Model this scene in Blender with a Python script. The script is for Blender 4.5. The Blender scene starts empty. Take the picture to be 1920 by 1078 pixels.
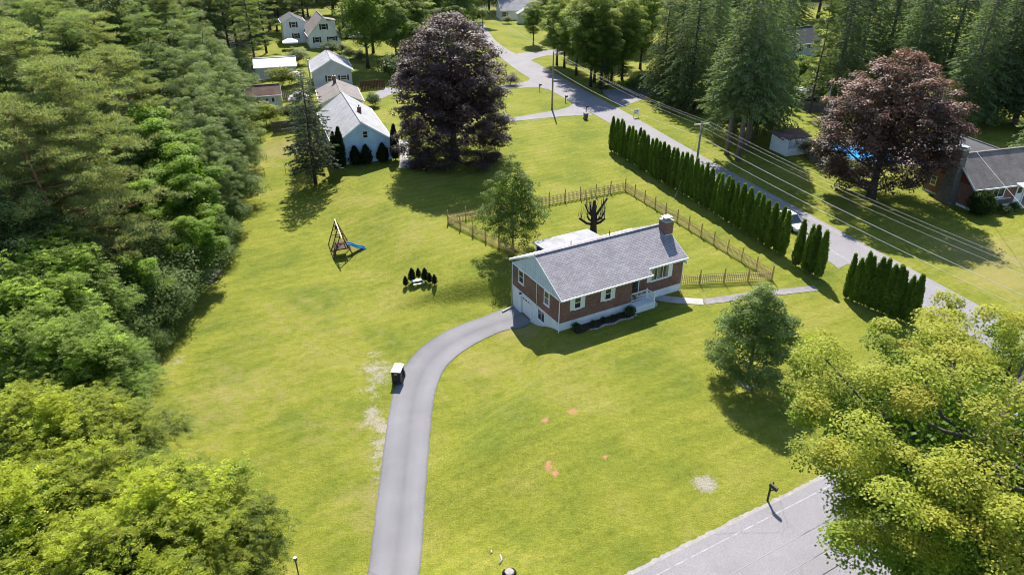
import bpy, math, random
import numpy as np
from mathutils import Vector, Matrix

# ------------------------------------------------------------------ camera, world, sun, exposure
scene = bpy.context.scene
F_PX, PITCH, CAM_H = 1331.0, math.radians(28.706), 34.29
cam_data = bpy.data.cameras.new("camera")
cam_data.sensor_fit = 'HORIZONTAL'
cam_data.sensor_width = 36.0
cam_data.lens = 36.0 * F_PX / 1920.0
cam_data.clip_start = 0.5
cam_data.clip_end = 4000.0
cam = bpy.data.objects.new("camera", cam_data)
scene.collection.objects.link(cam)
cam.location = (0, 0, CAM_H)
cam.rotation_euler = (math.pi / 2 - PITCH, 0, 0)
scene.camera = cam

SUN_AZ, SUN_EL = math.radians(92.0), math.radians(47.0)      # azimuth from +X, the sun stands beyond the house
world = bpy.data.worlds.new("World")
scene.world = world
world.use_nodes = True
wn = world.node_tree.nodes
wl = world.node_tree.links
wn.clear()
sky = wn.new('ShaderNodeTexSky')
sky.sky_type = 'NISHITA'
sky.sun_disc = False
sky.sun_elevation = SUN_EL
sky.sun_rotation = math.pi / 2 - SUN_AZ
sky.air_density = 1.0
sky.dust_density = 0.4
sky.ozone_density = 2.5
bg = wn.new('ShaderNodeBackground')
bg.inputs[1].default_value = 0.115
wo = wn.new('ShaderNodeOutputWorld')
wl.new(sky.outputs[0], bg.inputs[0])
wl.new(bg.outputs[0], wo.inputs[0])
sun_data = bpy.data.lights.new("sun", 'SUN')
sun_data.energy = 5.0
sun_data.angle = math.radians(0.5)
sun_data.color = (1.0, 0.955, 0.88)
sun = bpy.data.objects.new("sun", sun_data)
scene.collection.objects.link(sun)
sd = Vector((math.cos(SUN_AZ) * math.cos(SUN_EL), math.sin(SUN_AZ) * math.cos(SUN_EL), math.sin(SUN_EL)))
sun.rotation_euler = sd.to_track_quat('Z', 'Y').to_euler()
sun.location = (0, 60, 80)
scene.view_settings.view_transform = 'Standard'
scene.view_settings.look = 'None'
scene.view_settings.exposure = 1.08
scene.view_settings.gamma = 1.0
scene.render.engine = 'CYCLES'
scene.cycles.filter_width = 1.0
scene.cycles.max_bounces = 5
scene.cycles.diffuse_bounces = 3
scene.cycles.glossy_bounces = 2
scene.cycles.transmission_bounces = 3
scene.cycles.transparent_max_bounces = 6

COL = scene.collection
random.seed(7)

# ------------------------------------------------------------------ survey helpers (world is in metres)
HX, HY, PSI = 4.211, 54.296, math.radians(29.015)             # near corner and heading of the brick house
E1 = (math.cos(PSI), math.sin(PSI))
E2 = (-E1[1], E1[0])
_c, _s = math.cos(PITCH), math.sin(PITCH)

def sm(t):
    t = max(0.0, min(1.0, t))
    return t * t * (3 - 2 * t)

def loc2(x, y):
    return ((x - HX) * E1[0] + (y - HY) * E1[1], (x - HX) * E2[0] + (y - HY) * E2[1])

def hw(a, b, z=0.0):
    return (HX + a * E1[0] + b * E2[0], HY + a * E1[1] + b * E2[1], z)

def gz(x, y):                                                   # ground height: the drive dips to the basement garage
    s, b = loc2(x, y)
    if b >= 0:
        k = sm((b - 8) / 6.0)
        q = (min(b, 5.0) - s) / 5.0 * (1 - k) + (-s - 2) / 10.0 * k
    else:
        k = sm(-b / 12.0)
        q = (-s - 8 * k) / (5 + 7 * k)
    return -1.6 * sm(q) * (1 - sm((-b - 14.5) / 8.5))

def ray(u, v):
    a = (u - 960.0) / F_PX
    b = (539.0 - v) / F_PX
    return (a, _c + b * _s, -_s + b * _c)

def at(u, v, dz=0.0):                                           # surveyed ground point
    d = ray(u, v)
    z = dz
    for i in range(25):
        t = (z - CAM_H) / d[2]
        x, y = d[0] * t, d[1] * t
        z = gz(x, y) + dz
    return (x, y, z)

def topat(u, v, h):                                             # ground point below a tree top of height h
    d = ray(u, v)
    z = h
    for i in range(25):
        t = (z - CAM_H) / d[2]
        x, y = d[0] * t, d[1] * t
        z = gz(x, y) + h
    return (x, y, z - h)

# ------------------------------------------------------------------ object helpers
def link(o):
    COL.objects.link(o)
    return o

def tag(o, label=None, cat=None, group=None, kind=None):
    if label: o["label"] = label
    if cat: o["category"] = cat
    if group: o["group"] = group
    if kind: o["kind"] = kind
    return o

def empty(name, loc, rz=0.0, label=None, cat=None, group=None):
    o = bpy.data.objects.new(name, None)
    o.empty_display_size = 0.3
    link(o)
    o.location = loc
    o.rotation_euler = (0, 0, rz)
    return tag(o, label, cat, group)

def put(name, me, parent=None, loc=(0, 0, 0), rot=(0, 0, 0), scale=(1, 1, 1)):
    o = bpy.data.objects.new(name, me)
    link(o)
    o.location = loc
    o.rotation_euler = rot
    o.scale = scale
    if parent: o.parent = parent
    return o

class MB:
    """collects boxes, prisms and tubes into one mesh; UVs are in metres along each face"""
    def __init__(s):
        s.v = []
        s.f = []
    def quad(s, *p):
        i = len(s.v)
        s.v += [tuple(q) for q in p]
        s.f.append(tuple(range(i, i + len(p))))
        return s
    def box(s, x0, x1, y0, y1, z0, z1):
        i = len(s.v)
        s.v += [(x0, y0, z0), (x1, y0, z0), (x1, y1, z0), (x0, y1, z0), (x0, y0, z1), (x1, y0, z1), (x1, y1, z1), (x0, y1, z1)]
        for f in ((0, 3, 2, 1), (4, 5, 6, 7), (0, 1, 5, 4), (1, 2, 6, 5), (2, 3, 7, 6), (3, 0, 4, 7)):
            s.f.append(tuple(i + k for k in f))
        return s
    def cbox(s, c, size, m=None):
        i = len(s.v)
        hx_, hy_, hz_ = size[0] / 2, size[1] / 2, size[2] / 2
        for z in (-hz_, hz_):
            for x, y in ((-hx_, -hy_), (hx_, -hy_), (hx_, hy_), (-hx_, hy_)):
                p = Vector((x, y, z))
                if m: p = m @ p
                s.v.append((p[0] + c[0], p[1] + c[1], p[2] + c[2]))
        for f in ((0, 3, 2, 1), (4, 5, 6, 7), (0, 1, 5, 4), (1, 2, 6, 5), (2, 3, 7, 6), (3, 0, 4, 7)):
            s.f.append(tuple(i + k for k in f))
        return s
    def bar(s, p, q, w, h=None, up=(0, 0, 1)):                  # square bar from p to q
        h = h or w
        p = Vector(p); q = Vector(q)
        d = (q - p).normalized()
        u = Vector(up)
        if abs(d.dot(u)) > 0.98: u = Vector((0, 1, 0))
        a = d.cross(u).normalized() * (w / 2)
        b = a.cross(d).normalized() * (h / 2)
        i = len(s.v)
        for e in (p, q):
            for m_ in (-a - b, a - b, a + b, -a + b):
                s.v.append(tuple(e + m_))
        for f in ((0, 3, 2, 1), (4, 5, 6, 7), (0, 1, 5, 4), (1, 2, 6, 5), (2, 3, 7, 6), (3, 0, 4, 7)):
            s.f.append(tuple(i + k for k in f))
        return s
    def tube(s, pts, rad, n=6, cap=True):
        pts = [Vector(p) for p in pts]
        i0 = len(s.v)
        m = len(pts)
        prev = None
        for k, p in enumerate(pts):
            d = (pts[min(k + 1, m - 1)] - pts[max(k - 1, 0)])
            if d.length < 1e-6: d = Vector((0, 0, 1))
            d.normalize()
            if prev is None:
                u = Vector((1, 0, 0)) if abs(d.x) < 0.9 else Vector((0, 1, 0))
            else:
                u = prev
            u = (u - d * u.dot(d)).normalized()
            prev = u
            w = d.cross(u)
            r = rad[k] if hasattr(rad, '__len__') else rad
            for j in range(n):
                a = 2 * math.pi * j / n
                s.v.append(tuple(p + u * (math.cos(a) * r) + w * (math.sin(a) * r)))
        for k in range(m - 1):
            for j in range(n):
                a, b = i0 + k * n + j, i0 + k * n + (j + 1) % n
                s.f.append((a, b, b + n, a + n))
        if cap:
            s.f.append(tuple(i0 + j for j in reversed(range(n))))
            s.f.append(tuple(i0 + (m - 1) * n + j for j in range(n)))
        return s
    def prism(s, poly, y0, y1):                                 # polygon in x,z pushed along y
        n = len(poly)
        i = len(s.v)
        s.v += [(x, y0, z) for x, z in poly] + [(x, y1, z) for x, z in poly]
        s.f.append(tuple(i + k for k in range(n)))
        s.f.append(tuple(i + n + k for k in reversed(range(n))))
        for k in range(n):
            l = (k + 1) % n
            s.f.append((i + l, i + k, i + n + k, i + n + l))
        return s
    def slab(s, a, b, c, d, t):                                 # roof slab: top corners a b c d, thickness t straight down
        low = [(p[0], p[1], p[2] - t) for p in (a, b, c, d)]
        i = len(s.v)
        s.v += [tuple(a), tuple(b), tuple(c), tuple(d)] + low
        for f in ((0, 1, 2, 3), (7, 6, 5, 4), (0, 4, 5, 1), (1, 5, 6, 2), (2, 6, 7, 3), (3, 7, 4, 0)):
            s.f.append(tuple(i + k for k in f))
        return s
    def lathe(s, prof, n=12, c=(0, 0, 0)):
        i0 = len(s.v)
        for r, z in prof:
            for j in range(n):
                a = 2 * math.pi * j / n
                s.v.append((c[0] + r * math.cos(a), c[1] + r * math.sin(a), c[2] + z))
        for k in range(len(prof) - 1):
            for j in range(n):
                a, b = i0 + k * n + j, i0 + k * n + (j + 1) % n
                s.f.append((a, b, b + n, a + n))
        s.f.append(tuple(i0 + j for j in reversed(range(n))))
        s.f.append(tuple(i0 + (len(prof) - 1) * n + j for j in range(n)))
        return s
    def mesh(s, name, m, smooth=False, bevel=0):
        me = bpy.data.meshes.new(name)
        me.from_pydata(s.v, [], s.f)
        if bevel:
            import bmesh
            bm = bmesh.new(); bm.from_mesh(me)
            bmesh.ops.bevel(bm, geom=bm.edges[:], offset=bevel, segments=1, affect='EDGES')
            bm.to_mesh(me); bm.free()
        me.update()
        uv = me.uv_layers.new(name="UVMap")
        for p in me.polygons:
            n = p.normal
            if abs(n.z) > 0.97:
                U, V = Vector((1, 0, 0)), Vector((0, 1, 0))
            else:
                U = Vector((0, 0, 1)).cross(n).normalized()
                V = n.cross(U)
            for li in p.loop_indices:
                co = me.vertices[me.loops[li].vertex_index].co
                uv.data[li].uv = (co.dot(U), co.dot(V))
            p.use_smooth = smooth
        me.materials.append(m)
        return me
    def obj(s, name, m, parent=None, smooth=False, bevel=0, **kw):
        return put(name, s.mesh(name, m, smooth, bevel), parent, **kw)

# ------------------------------------------------------------------ materials (all procedural)
MATS = {}

def new_mat(name):
    m = bpy.data.materials.new(name)
    m.use_nodes = True
    nt = m.node_tree
    nt.nodes.clear()
    out = nt.nodes.new('ShaderNodeOutputMaterial')
    b = nt.nodes.new('ShaderNodeBsdfPrincipled')
    nt.links.new(b.outputs[0], out.inputs[0])
    MATS[name] = m
    return m, nt, b, out

def N(nt, typ, **kw):
    n = nt.nodes.new(typ)
    for k, v in kw.items(): setattr(n, k, v)
    return n

def ramp(nt, fac, stops):
    r = N(nt, 'ShaderNodeValToRGB')
    e = r.color_ramp.elements
    while len(e) > 1: e.remove(e[-1])
    e[0].position = stops[0][0]; e[0].color = (*stops[0][1], 1)
    for p, c in stops[1:]:
        q = e.new(p); q.color = (*c, 1)
    nt.links.new(fac, r.inputs[0])
    return r.outputs[0]

def noise(nt, vec, scale, detail=3, rough=0.55, dist=0.0):
    n = N(nt, 'ShaderNodeTexNoise')
    n.inputs['Scale'].default_value = scale
    n.inputs['Detail'].default_value = detail
    n.inputs['Roughness'].default_value = rough
    n.inputs['Distortion'].default_value = dist
    if vec is not None: nt.links.new(vec, n.inputs['Vector'])
    return n.outputs[0]

def mixc(nt, fac, a, b, mode='MIX'):
    n = N(nt, 'ShaderNodeMix', data_type='RGBA', blend_type=mode)
    if isinstance(fac, float): n.inputs[0].default_value = fac
    else: nt.links.new(fac, n.inputs[0])
    for i, c in ((6, a), (7, b)):
        if isinstance(c, tuple): n.inputs[i].default_value = (*c[:3], 1)
        else: nt.links.new(c, n.inputs[i])
    return n.outputs[2]

def mathn(nt, op, a, b=None, clamp=False):
    n = N(nt, 'ShaderNodeMath', operation=op, use_clamp=clamp)
    for i, c in ((0, a), (1, b)):
        if c is None: continue
        if isinstance(c, (int, float)): n.inputs[i].default_value = c
        else: nt.links.new(c, n.inputs[i])
    return n.outputs[0]

def bumpn(nt, b, h, strength=0.3, dist=0.02):
    n = N(nt, 'ShaderNodeBump')
    n.inputs['Strength'].default_value = strength
    n.inputs['Distance'].default_value = dist
    nt.links.new(h, n.inputs['Height'])
    nt.links.new(n.outputs[0], b.inputs['Normal'])

def sc(c, k): return tuple(x * k for x in c)

def plain(name, col, rough=0.7, var=0.18, scale=2.5, metal=0.0, spec=0.35, bump=0.0, bscale=30.0, fine=0.0):
    m, nt, b, o = new_mat(name)
    tc = N(nt, 'ShaderNodeTexCoord')
    f = noise(nt, tc.outputs['Object'], scale, 4, 0.6)
    c = ramp(nt, f, [(0.3, sc(col, 1 - var)), (0.7, sc(col, 1 + var))])
    if fine:
        g = noise(nt, tc.outputs['Object'], bscale, 2, 0.7)
        c = mixc(nt, fine, c, ramp(nt, g, [(0.3, sc(col, 0.5)), (0.7, sc(col, 1.4))]))
    nt.links.new(c, b.inputs['Base Color'])
    b.inputs['Roughness'].default_value = rough
    b.inputs['Metallic'].default_value = metal
    b.inputs['Specular IOR Level'].default_value = spec
    if bump:
        bumpn(nt, b, noise(nt, tc.outputs['Object'], bscale, 3, 0.6), bump)
    return m

def bricky(name, c1, c2, mortar, w, h, gap, rough=0.85, offset=0.5, dirt=0.25, bump=0.4, spec=0.25, dscale=0.6):
    m, nt, b, o = new_mat(name)
    tc = N(nt, 'ShaderNodeTexCoord')
    t = N(nt, 'ShaderNodeTexBrick')
    t.offset = offset
    t.inputs['Color1'].default_value = (*c1, 1)
    t.inputs['Color2'].default_value = (*c2, 1)
    t.inputs['Mortar'].default_value = (*mortar, 1)
    t.inputs['Scale'].default_value = 1.0
    t.inputs['Mortar Size'].default_value = gap
    t.inputs['Mortar Smooth'].default_value = 0.2
    t.inputs['Bias'].default_value = 0.0
    t.inputs['Brick Width'].default_value = w
    t.inputs['Row Height'].default_value = h
    nt.links.new(tc.outputs['UV'], t.inputs['Vector'])
    d = noise(nt, tc.outputs['Object'], dscale, 5, 0.65)
    dd = ramp(nt, d, [(0.3, (1 - dirt,) * 3), (0.65, (1 + dirt * 0.5,) * 3)])
    c = mixc(nt, 1.0, t.outputs[0], dd, 'MULTIPLY')
    nt.links.new(c, b.inputs['Base Color'])
    b.inputs['Roughness'].default_value = rough
    b.inputs['Specular IOR Level'].default_value = spec
    inv = mathn(nt, 'SUBTRACT', 1.0, t.outputs['Fac'])
    bumpn(nt, b, inv, bump, 0.012)
    return m

brick_m = bricky('brick', (0.25, 0.115, 0.085), (0.13, 0.06, 0.047), (0.22, 0.18, 0.16), 0.21, 0.075, 0.008, dirt=0.25)
brick2_m = bricky('brick_neighbour', (0.25, 0.10, 0.06), (0.18, 0.07, 0.045), (0.24, 0.2, 0.17), 0.21, 0.075, 0.009)
stone_m = bricky('chimney_stone', (0.16, 0.14, 0.13), (0.11, 0.1, 0.095), (0.09, 0.085, 0.08), 0.4, 0.16, 0.012)
shingle_m = bricky('shingle_grey', (0.335, 0.308, 0.322), (0.235, 0.215, 0.23), (0.13, 0.12, 0.13), 0.36, 0.17, 0.02, dirt=0.18, bump=0.5, spec=0.45)
shingle_pale_m = bricky('shingle_pale', (0.33, 0.32, 0.33), (0.27, 0.265, 0.275), (0.2, 0.195, 0.2), 0.33, 0.15, 0.01, dirt=0.25, spec=0.45)
shingle_tan_m = bricky('shingle_tan', (0.23, 0.2, 0.18), (0.18, 0.155, 0.14), (0.12, 0.1, 0.09), 0.33, 0.15, 0.012, dirt=0.25)
shingle_brown_m = bricky('shingle_brown', (0.19, 0.115, 0.085), (0.15, 0.09, 0.065), (0.08, 0.05, 0.04), 0.33, 0.15, 0.012, dirt=0.35)
shingle_dark_m = bricky('shingle_dark', (0.1, 0.1, 0.105), (0.075, 0.075, 0.08), (0.05, 0.05, 0.05), 0.33, 0.15, 0.012)
siding_white_m = bricky('siding_white', (0.86, 0.88, 0.9), (0.83, 0.85, 0.87), (0.5, 0.52, 0.55), 4.0, 0.2, 0.012, dirt=0.12, offset=0.37)
siding_blue_m = bricky('siding_blue', (0.44, 0.6, 0.74), (0.41, 0.57, 0.7), (0.3, 0.42, 0.53), 0.6, 0.24, 0.012, dirt=0.18)
siding_grey_m = bricky('siding_grey', (0.52, 0.54, 0.58), (0.49, 0.51, 0.55), (0.26, 0.27, 0.29), 4.0, 0.18, 0.012, dirt=0.12)
siding_tan_m = bricky('siding_tan', (0.62, 0.5, 0.33), (0.58, 0.47, 0.31), (0.33, 0.27, 0.18), 4.0, 0.18, 0.012, dirt=0.12)
siding_cream_m = bricky('siding_cream', (0.66, 0.67, 0.58), (0.62, 0.63, 0.55), (0.35, 0.36, 0.32), 0.3, 3.0, 0.012, dirt=0.15, offset=0.0)
siding_red_m = bricky('siding_red', (0.2, 0.045, 0.035), (0.17, 0.04, 0.03), (0.1, 0.025, 0.02), 4.0, 0.18, 0.012, dirt=0.15)
gable_m = bricky('gable_siding', (0.5, 0.58, 0.63), (0.46, 0.54, 0.59), (0.3, 0.35, 0.38), 0.3, 4.0, 0.016, dirt=0.1, offset=0.0)
found_m = plain('foundation_paint', (0.62, 0.66, 0.7), 0.85, 0.1, 1.5, bump=0.2)
white_m = plain('white_paint', (0.74, 0.75, 0.75), 0.5, 0.06, 3.0)
cream_m = plain('cream_trim', (0.62, 0.57, 0.45), 0.6, 0.08)
shutter_m = plain('white_shutter', (0.66, 0.7, 0.7), 0.55, 0.06)
black_m = plain('black_paint', (0.018, 0.02, 0.024), 0.5, 0.2)
dark_metal_m = plain('dark_metal', (0.06, 0.06, 0.065), 0.5, 0.2, metal=0.3)
galv_m = plain('galvanised', (0.4, 0.42, 0.44), 0.45, 0.15, metal=0.5)
metal_roof_m = plain('pale_metal_roof', (0.55, 0.56, 0.58), 0.4, 0.1, 0.8, spec=0.5)
concrete_m = plain('concrete', (0.36, 0.34, 0.32), 0.9, 0.2, 1.2, bump=0.2, fine=0.15)
slate_m = plain('old_slab', (0.2, 0.18, 0.185), 0.9, 0.35, 0.9, bump=0.3, fine=0.3)
wood_m = plain('fence_wood', (0.6, 0.42, 0.2), 0.85, 0.35, 2.0, bump=0.2)
post_m = plain('fence_post_wood', (0.46, 0.28, 0.11), 0.85, 0.3, 2.0, bump=0.2)
wood_pale_m = plain('rail_wood', (0.7, 0.55, 0.33), 0.8, 0.2, 2.0)
wood_grey_m = plain('grey_board', (0.13, 0.11, 0.105), 0.9, 0.3, 1.5, bump=0.3)
wood_dark_m = plain('dark_timber', (0.075, 0.035, 0.022), 0.85, 0.3, 2.0)
pole_m = plain('pole_wood', (0.22, 0.19, 0.16), 0.9, 0.25, 1.5, bump=0.3)
bark_m = plain('bark', (0.1, 0.085, 0.07), 0.95, 0.35, 3.0, bump=0.6, bscale=14)
bark_grey_m = plain('bark_grey', (.15, .135, .12), 0.95, 0.35, 3.0, bump=0.6, bscale=14)
bark_dark_m = plain('bark_dark', (0.05, 0.045, 0.042), 0.95, 0.35, 3.0, bump=0.6, bscale=14)
bark_pine_m = plain('bark_pine', (0.2, 0.105, 0.06), 0.95, 0.35, 2.0, bump=0.6, bscale=10)
bark_pale_m = plain('bark_pale', (0.3, 0.29, 0.27), 0.9, 0.35, 4.0, bump=0.4)
dead_m = plain('dead_wood', (0.3, 0.27, 0.245), 0.95, 0.25, 2.0)
cut_bark_m = plain('cut_tree_bark', (0.035, 0.026, 0.026), 0.95, 0.4, 3.0, bump=0.8, bscale=9)
mulch_m = plain('mulch', (0.05, 0.03, 0.024), 0.95, 0.5, 8.0, bump=0.8, fine=0.4)
rock_m = plain('grey_rock', (0.3, 0.28, 0.27), 0.9, 0.3, 3.0, bump=0.5)
blue_m = plain('blue_plastic', (0.03, 0.24, 0.6), 0.35, 0.1, spec=0.5)
teal_m = plain('teal_tarp', (0.1, 0.42, 0.4), 0.5, 0.25)
canvas_m = plain('canvas_white', (0.68, 0.69, 0.7), 0.8, 0.08)
canvas_tan_m = plain('canvas_tan', (0.38, 0.34, 0.31), 0.85, 0.1)
pool_liner_m = plain('pool_water', (0.03, 0.24, 0.55), 0.25, 0.25, 1.5, spec=0.2, bump=0.1, bscale=3)
tyre_m = plain('tyre_rubber', (0.02, 0.02, 0.021), 0.85, 0.2)
car_white_m = plain('car_white', (0.72, 0.73, 0.74), 0.25, 0.03, spec=0.5)
car_dark_m = plain('car_dark', (0.03, 0.035, 0.045), 0.25, 0.05, spec=0.5)
cart_m = plain('cart_maroon', (0.04, 0.018, 0.02), 0.4, 0.2, spec=0.5)
seat_m = plain('seat_vinyl', (0.05, 0.045, 0.045), 0.6, 0.2)
red_m = plain('red_paint', (0.4, 0.03, 0.03), 0.6, 0.2)
wire_m = plain('wire_aluminium', (0.32, 0.32, 0.33), 0.45, 0.1, metal=0.2)
wire_dark_m = plain('wire_black', (0.05, 0.05, 0.05), 0.6, 0.1)
drape_m = plain('curtain', (0.25, 0.22, 0.16), 0.9, 0.2, 4.0)

def glass_mat():
    m, nt, b, o = new_mat('window_glass')
    b.inputs['Base Color'].default_value = (0.02, 0.026, 0.034, 1)
    b.inputs['Roughness'].default_value = 0.06
    b.inputs['Specular IOR Level'].default_value = 0.7
    return m
glass_m = glass_mat()

def asphalt(name, col, var, crack, tracks=False):
    m, nt, b, o = new_mat(name)
    tc = N(nt, 'ShaderNodeTexCoord')
    v = tc.outputs['Object']
    big = ramp(nt, noise(nt, v, 0.25, 5, 0.6), [(0.3, sc(col, 1 - var)), (0.7, sc(col, 1 + var))])
    fine = ramp(nt, noise(nt, v, 18, 2, 0.8), [(0.3, (0.75,) * 3), (0.7, (1.2,) * 3)])
    c = mixc(nt, 1.0, big, fine, 'MULTIPLY')
    # sealed cracks
    w = N(nt, 'ShaderNodeTexVoronoi', feature='DISTANCE_TO_EDGE')
    w.inputs['Scale'].default_value = 0.16
    dn = N(nt, 'ShaderNodeTexNoise'); dn.inputs['Scale'].default_value = 0.7; dn.inputs['Detail'].default_value = 4
    nt.links.new(v, dn.inputs['Vector'])
    mv = N(nt, 'ShaderNodeMix', data_type='VECTOR'); mv.inputs[0].default_value = 0.28
    nt.links.new(v, mv.inputs[4]); nt.links.new(dn.outputs[1], mv.inputs[5])
    nt.links.new(mv.outputs[1], w.inputs['Vector'])
    cr = ramp(nt, w.outputs['Distance'], [(0.0, (1, 1, 1)), (0.006, (0, 0, 0))])
    gate = ramp(nt, noise(nt, v, 0.09, 2), [(0.5, (0, 0, 0)), (0.56, (1, 1, 1))])
    cm = mathn(nt, 'MULTIPLY', mathn(nt, 'MULTIPLY', cr, gate), crack)
    c = mixc(nt, cm, c, sc(col, 0.45))
    if tracks:
        ac = N(nt, 'ShaderNodeAttribute', attribute_name='across')
        tr = ramp(nt, ac.outputs['Fac'], [(0.0, (.72, .72, .7)), (0.05, (.98, .98, .98)), (0.22, (1.1, 1.1, 1.1)), (0.4, (1.0, 1.0, 1.0)), (0.52, (.88, .88, .89)), (0.62, (1.0, 1.0, 1.0)), (0.8, (1.12, 1.12, 1.12)), (0.95, (1.0, 1.0, 1.0)), (1.0, (.72, .72, .7))])
        c = mixc(nt, 1.0, c, tr, 'MULTIPLY')
    # pale scuffs
    sf = ramp(nt, noise(nt, v, 1.3, 6, 0.7), [(0.64, (0, 0, 0)), (0.74, (1, 1, 1))])
    c = mixc(nt, mathn(nt, 'MULTIPLY', sf, 0.22), c, sc(col, 1.5))
    nt.links.new(c, b.inputs['Base Color'])
    b.inputs['Roughness'].default_value = 0.9
    b.inputs['Specular IOR Level'].default_value = 0.3
    bumpn(nt, b, noise(nt, v, 30, 3, 0.7), 0.25)
    return m
asphalt_m = asphalt('asphalt_road', (0.218, 0.204, 0.211), 0.1, 0.45)
drive_m = asphalt('asphalt_drive', (0.168, 0.161, 0.168), 0.14, 0.6, True)
gravel_m = plain('gravel', (0.27, 0.25, 0.23), 0.95, 0.25, 2.0, bump=0.4, fine=0.3)
paint_m = plain('road_paint_worn', (0.28, 0.27, 0.275), 0.85, 0.35, 3.0)

def ground_mat():
    m, nt, b, o = new_mat('lawn')
    tc = N(nt, 'ShaderNodeTexCoord')
    v = tc.outputs['Object']
    mp = N(nt, 'ShaderNodeMapping')
    mp.inputs['Rotation'].default_value = (0, 0, -PSI)
    nt.links.new(v, mp.inputs[0])
    hv = mp.outputs[0]
    G1, G2, G3 = (0.186, 0.196, 0.024), (0.128, 0.155, 0.019), (0.238, 0.222, 0.05)
    a = ramp(nt, noise(nt, v, 0.13, 4, 0.6, 0.4), [(0.33, G2), (0.52, G1), (0.72, G3)])
    # clumps and mower-length streaks
    mp2 = N(nt, 'ShaderNodeMapping'); mp2.inputs['Scale'].default_value = (0.3, 1.1, 1); nt.links.new(hv, mp2.inputs[0])
    st = ramp(nt, noise(nt, mp2.outputs[0], 1.0, 4, 0.65), [(0.3, (0.88, 0.9, 0.85)), (0.7, (1.11, 1.09, 1.13))])
    c = mixc(nt, 1.0, a, st, 'MULTIPLY')
    wv = N(nt, 'ShaderNodeTexWave', wave_type='BANDS', bands_direction='Y')
    wv.inputs['Scale'].default_value = 0.22; wv.inputs['Distortion'].default_value = 4.0; wv.inputs['Detail'].default_value = 2
    nt.links.new(hv, wv.inputs[0])
    c = mixc(nt, 1.0, c, ramp(nt, wv.outputs[1], [(0.25, (0.96, 0.965, 0.95)), (0.75, (1.03, 1.03, 1.04))]), 'MULTIPLY')
    md = ramp(nt, noise(nt, v, 2.2, 5, 0.7), [(0.3, (0.74, 0.8, 0.68)), (0.5, (1, 1, 1)), (0.72, (1.22, 1.15, 1.32))])
    c = mixc(nt, 1.0, c, md, 'MULTIPLY')
    fi = ramp(nt, noise(nt, v, 10.0, 5, 0.9), [(0.34, (0.42, 0.5, 0.38)), (0.51, (1, 1, 1)), (0.68, (1.5, 1.4, 1.7))])
    c = mixc(nt, 0.85, c, mixc(nt, 1.0, c, fi, 'MULTIPLY'))
    # straw-coloured dry patches
    at_d = N(nt, 'ShaderNodeAttribute', attribute_name='dry')
    dn = noise(nt, v, 0.8, 6, 0.7)
    dm = mathn(nt, 'MULTIPLY', ramp(nt, mathn(nt, 'ADD', mathn(nt, 'MULTIPLY', at_d.outputs['Fac'], 0.55), dn), [(0.62, (0, 0, 0)), (0.95, (1, 1, 1))]), 0.65)
    c = mixc(nt, dm, c, (0.27, 0.22, 0.085))
    # bare soil and stones
    at_b = N(nt, 'ShaderNodeAttribute', attribute_name='bare')
    bn = mathn(nt, 'ADD', mathn(nt, 'MULTIPLY', noise(nt, v, 1.1, 6, 0.8), 0.5), mathn(nt, 'MULTIPLY', noise(nt, v, 4.5, 4, 0.8), 0.5))
    bs = mathn(nt, 'MULTIPLY', mathn(nt, 'SUBTRACT', bn, 0.5), 3.2)
    bm_ = mathn(nt, 'MULTIPLY', ramp(nt, mathn(nt, 'ADD', at_b.outputs['Fac'], bs), [(0.45, (0, 0, 0)), (0.85, (1, 1, 1))]), ramp(nt, at_b.outputs['Fac'], [(0.02, (0, 0, 0)), (0.15, (.85, .85, .85))]))
    soil = ramp(nt, noise(nt, v, 14, 3, 0.8), [(0.3, (0.2, 0.165, 0.13)), (0.7, (0.42, 0.37, 0.33))])
    c = mixc(nt, bm_, c, soil)
    at_m = N(nt, 'ShaderNodeAttribute', attribute_name='chips')
    cm_ = mathn(nt, 'MULTIPLY', ramp(nt, mathn(nt, 'ADD', at_m.outputs['Fac'], mathn(nt, 'MULTIPLY', bs, 0.5)), [(0.5, (0, 0, 0)), (0.75, (1, 1, 1))]), ramp(nt, at_m.outputs['Fac'], [(0.05, (0, 0, 0)), (0.3, (1, 1, 1))]))
    chips = ramp(nt, noise(nt, v, 16, 2, 0.8), [(0.3, (0.26, 0.12, 0.05)), (0.7, (0.46, 0.26, 0.13))])
    c = mixc(nt, cm_, c, chips)
    # leaf litter below the woods
    at_w = N(nt, 'ShaderNodeAttribute', attribute_name='woods')
    wm = ramp(nt, mathn(nt, 'ADD', at_w.outputs['Fac'], mathn(nt, 'MULTIPLY', dn, 0.4)), [(0.6, (0, 0, 0)), (0.85, (1, 1, 1))])
    lit = ramp(nt, noise(nt, v, 2.5, 5, 0.7), [(0.3, (0.03, 0.04, 0.012)), (0.7, (0.09, 0.085, 0.035))])
    c = mixc(nt, wm, c, lit)
    nt.links.new(c, b.inputs['Base Color'])
    b.inputs['Roughness'].default_value = 0.95
    b.inputs['Specular IOR Level'].default_value = 0.1
    h = mathn(nt, 'ADD', mathn(nt, 'MULTIPLY', noise(nt, v, 12, 4, 0.8), 0.6), noise(nt, v, 3.0, 3, 0.6))
    bumpn(nt, b, h, 0.75, 0.14)
    return m
lawn_m = ground_mat()

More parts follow.
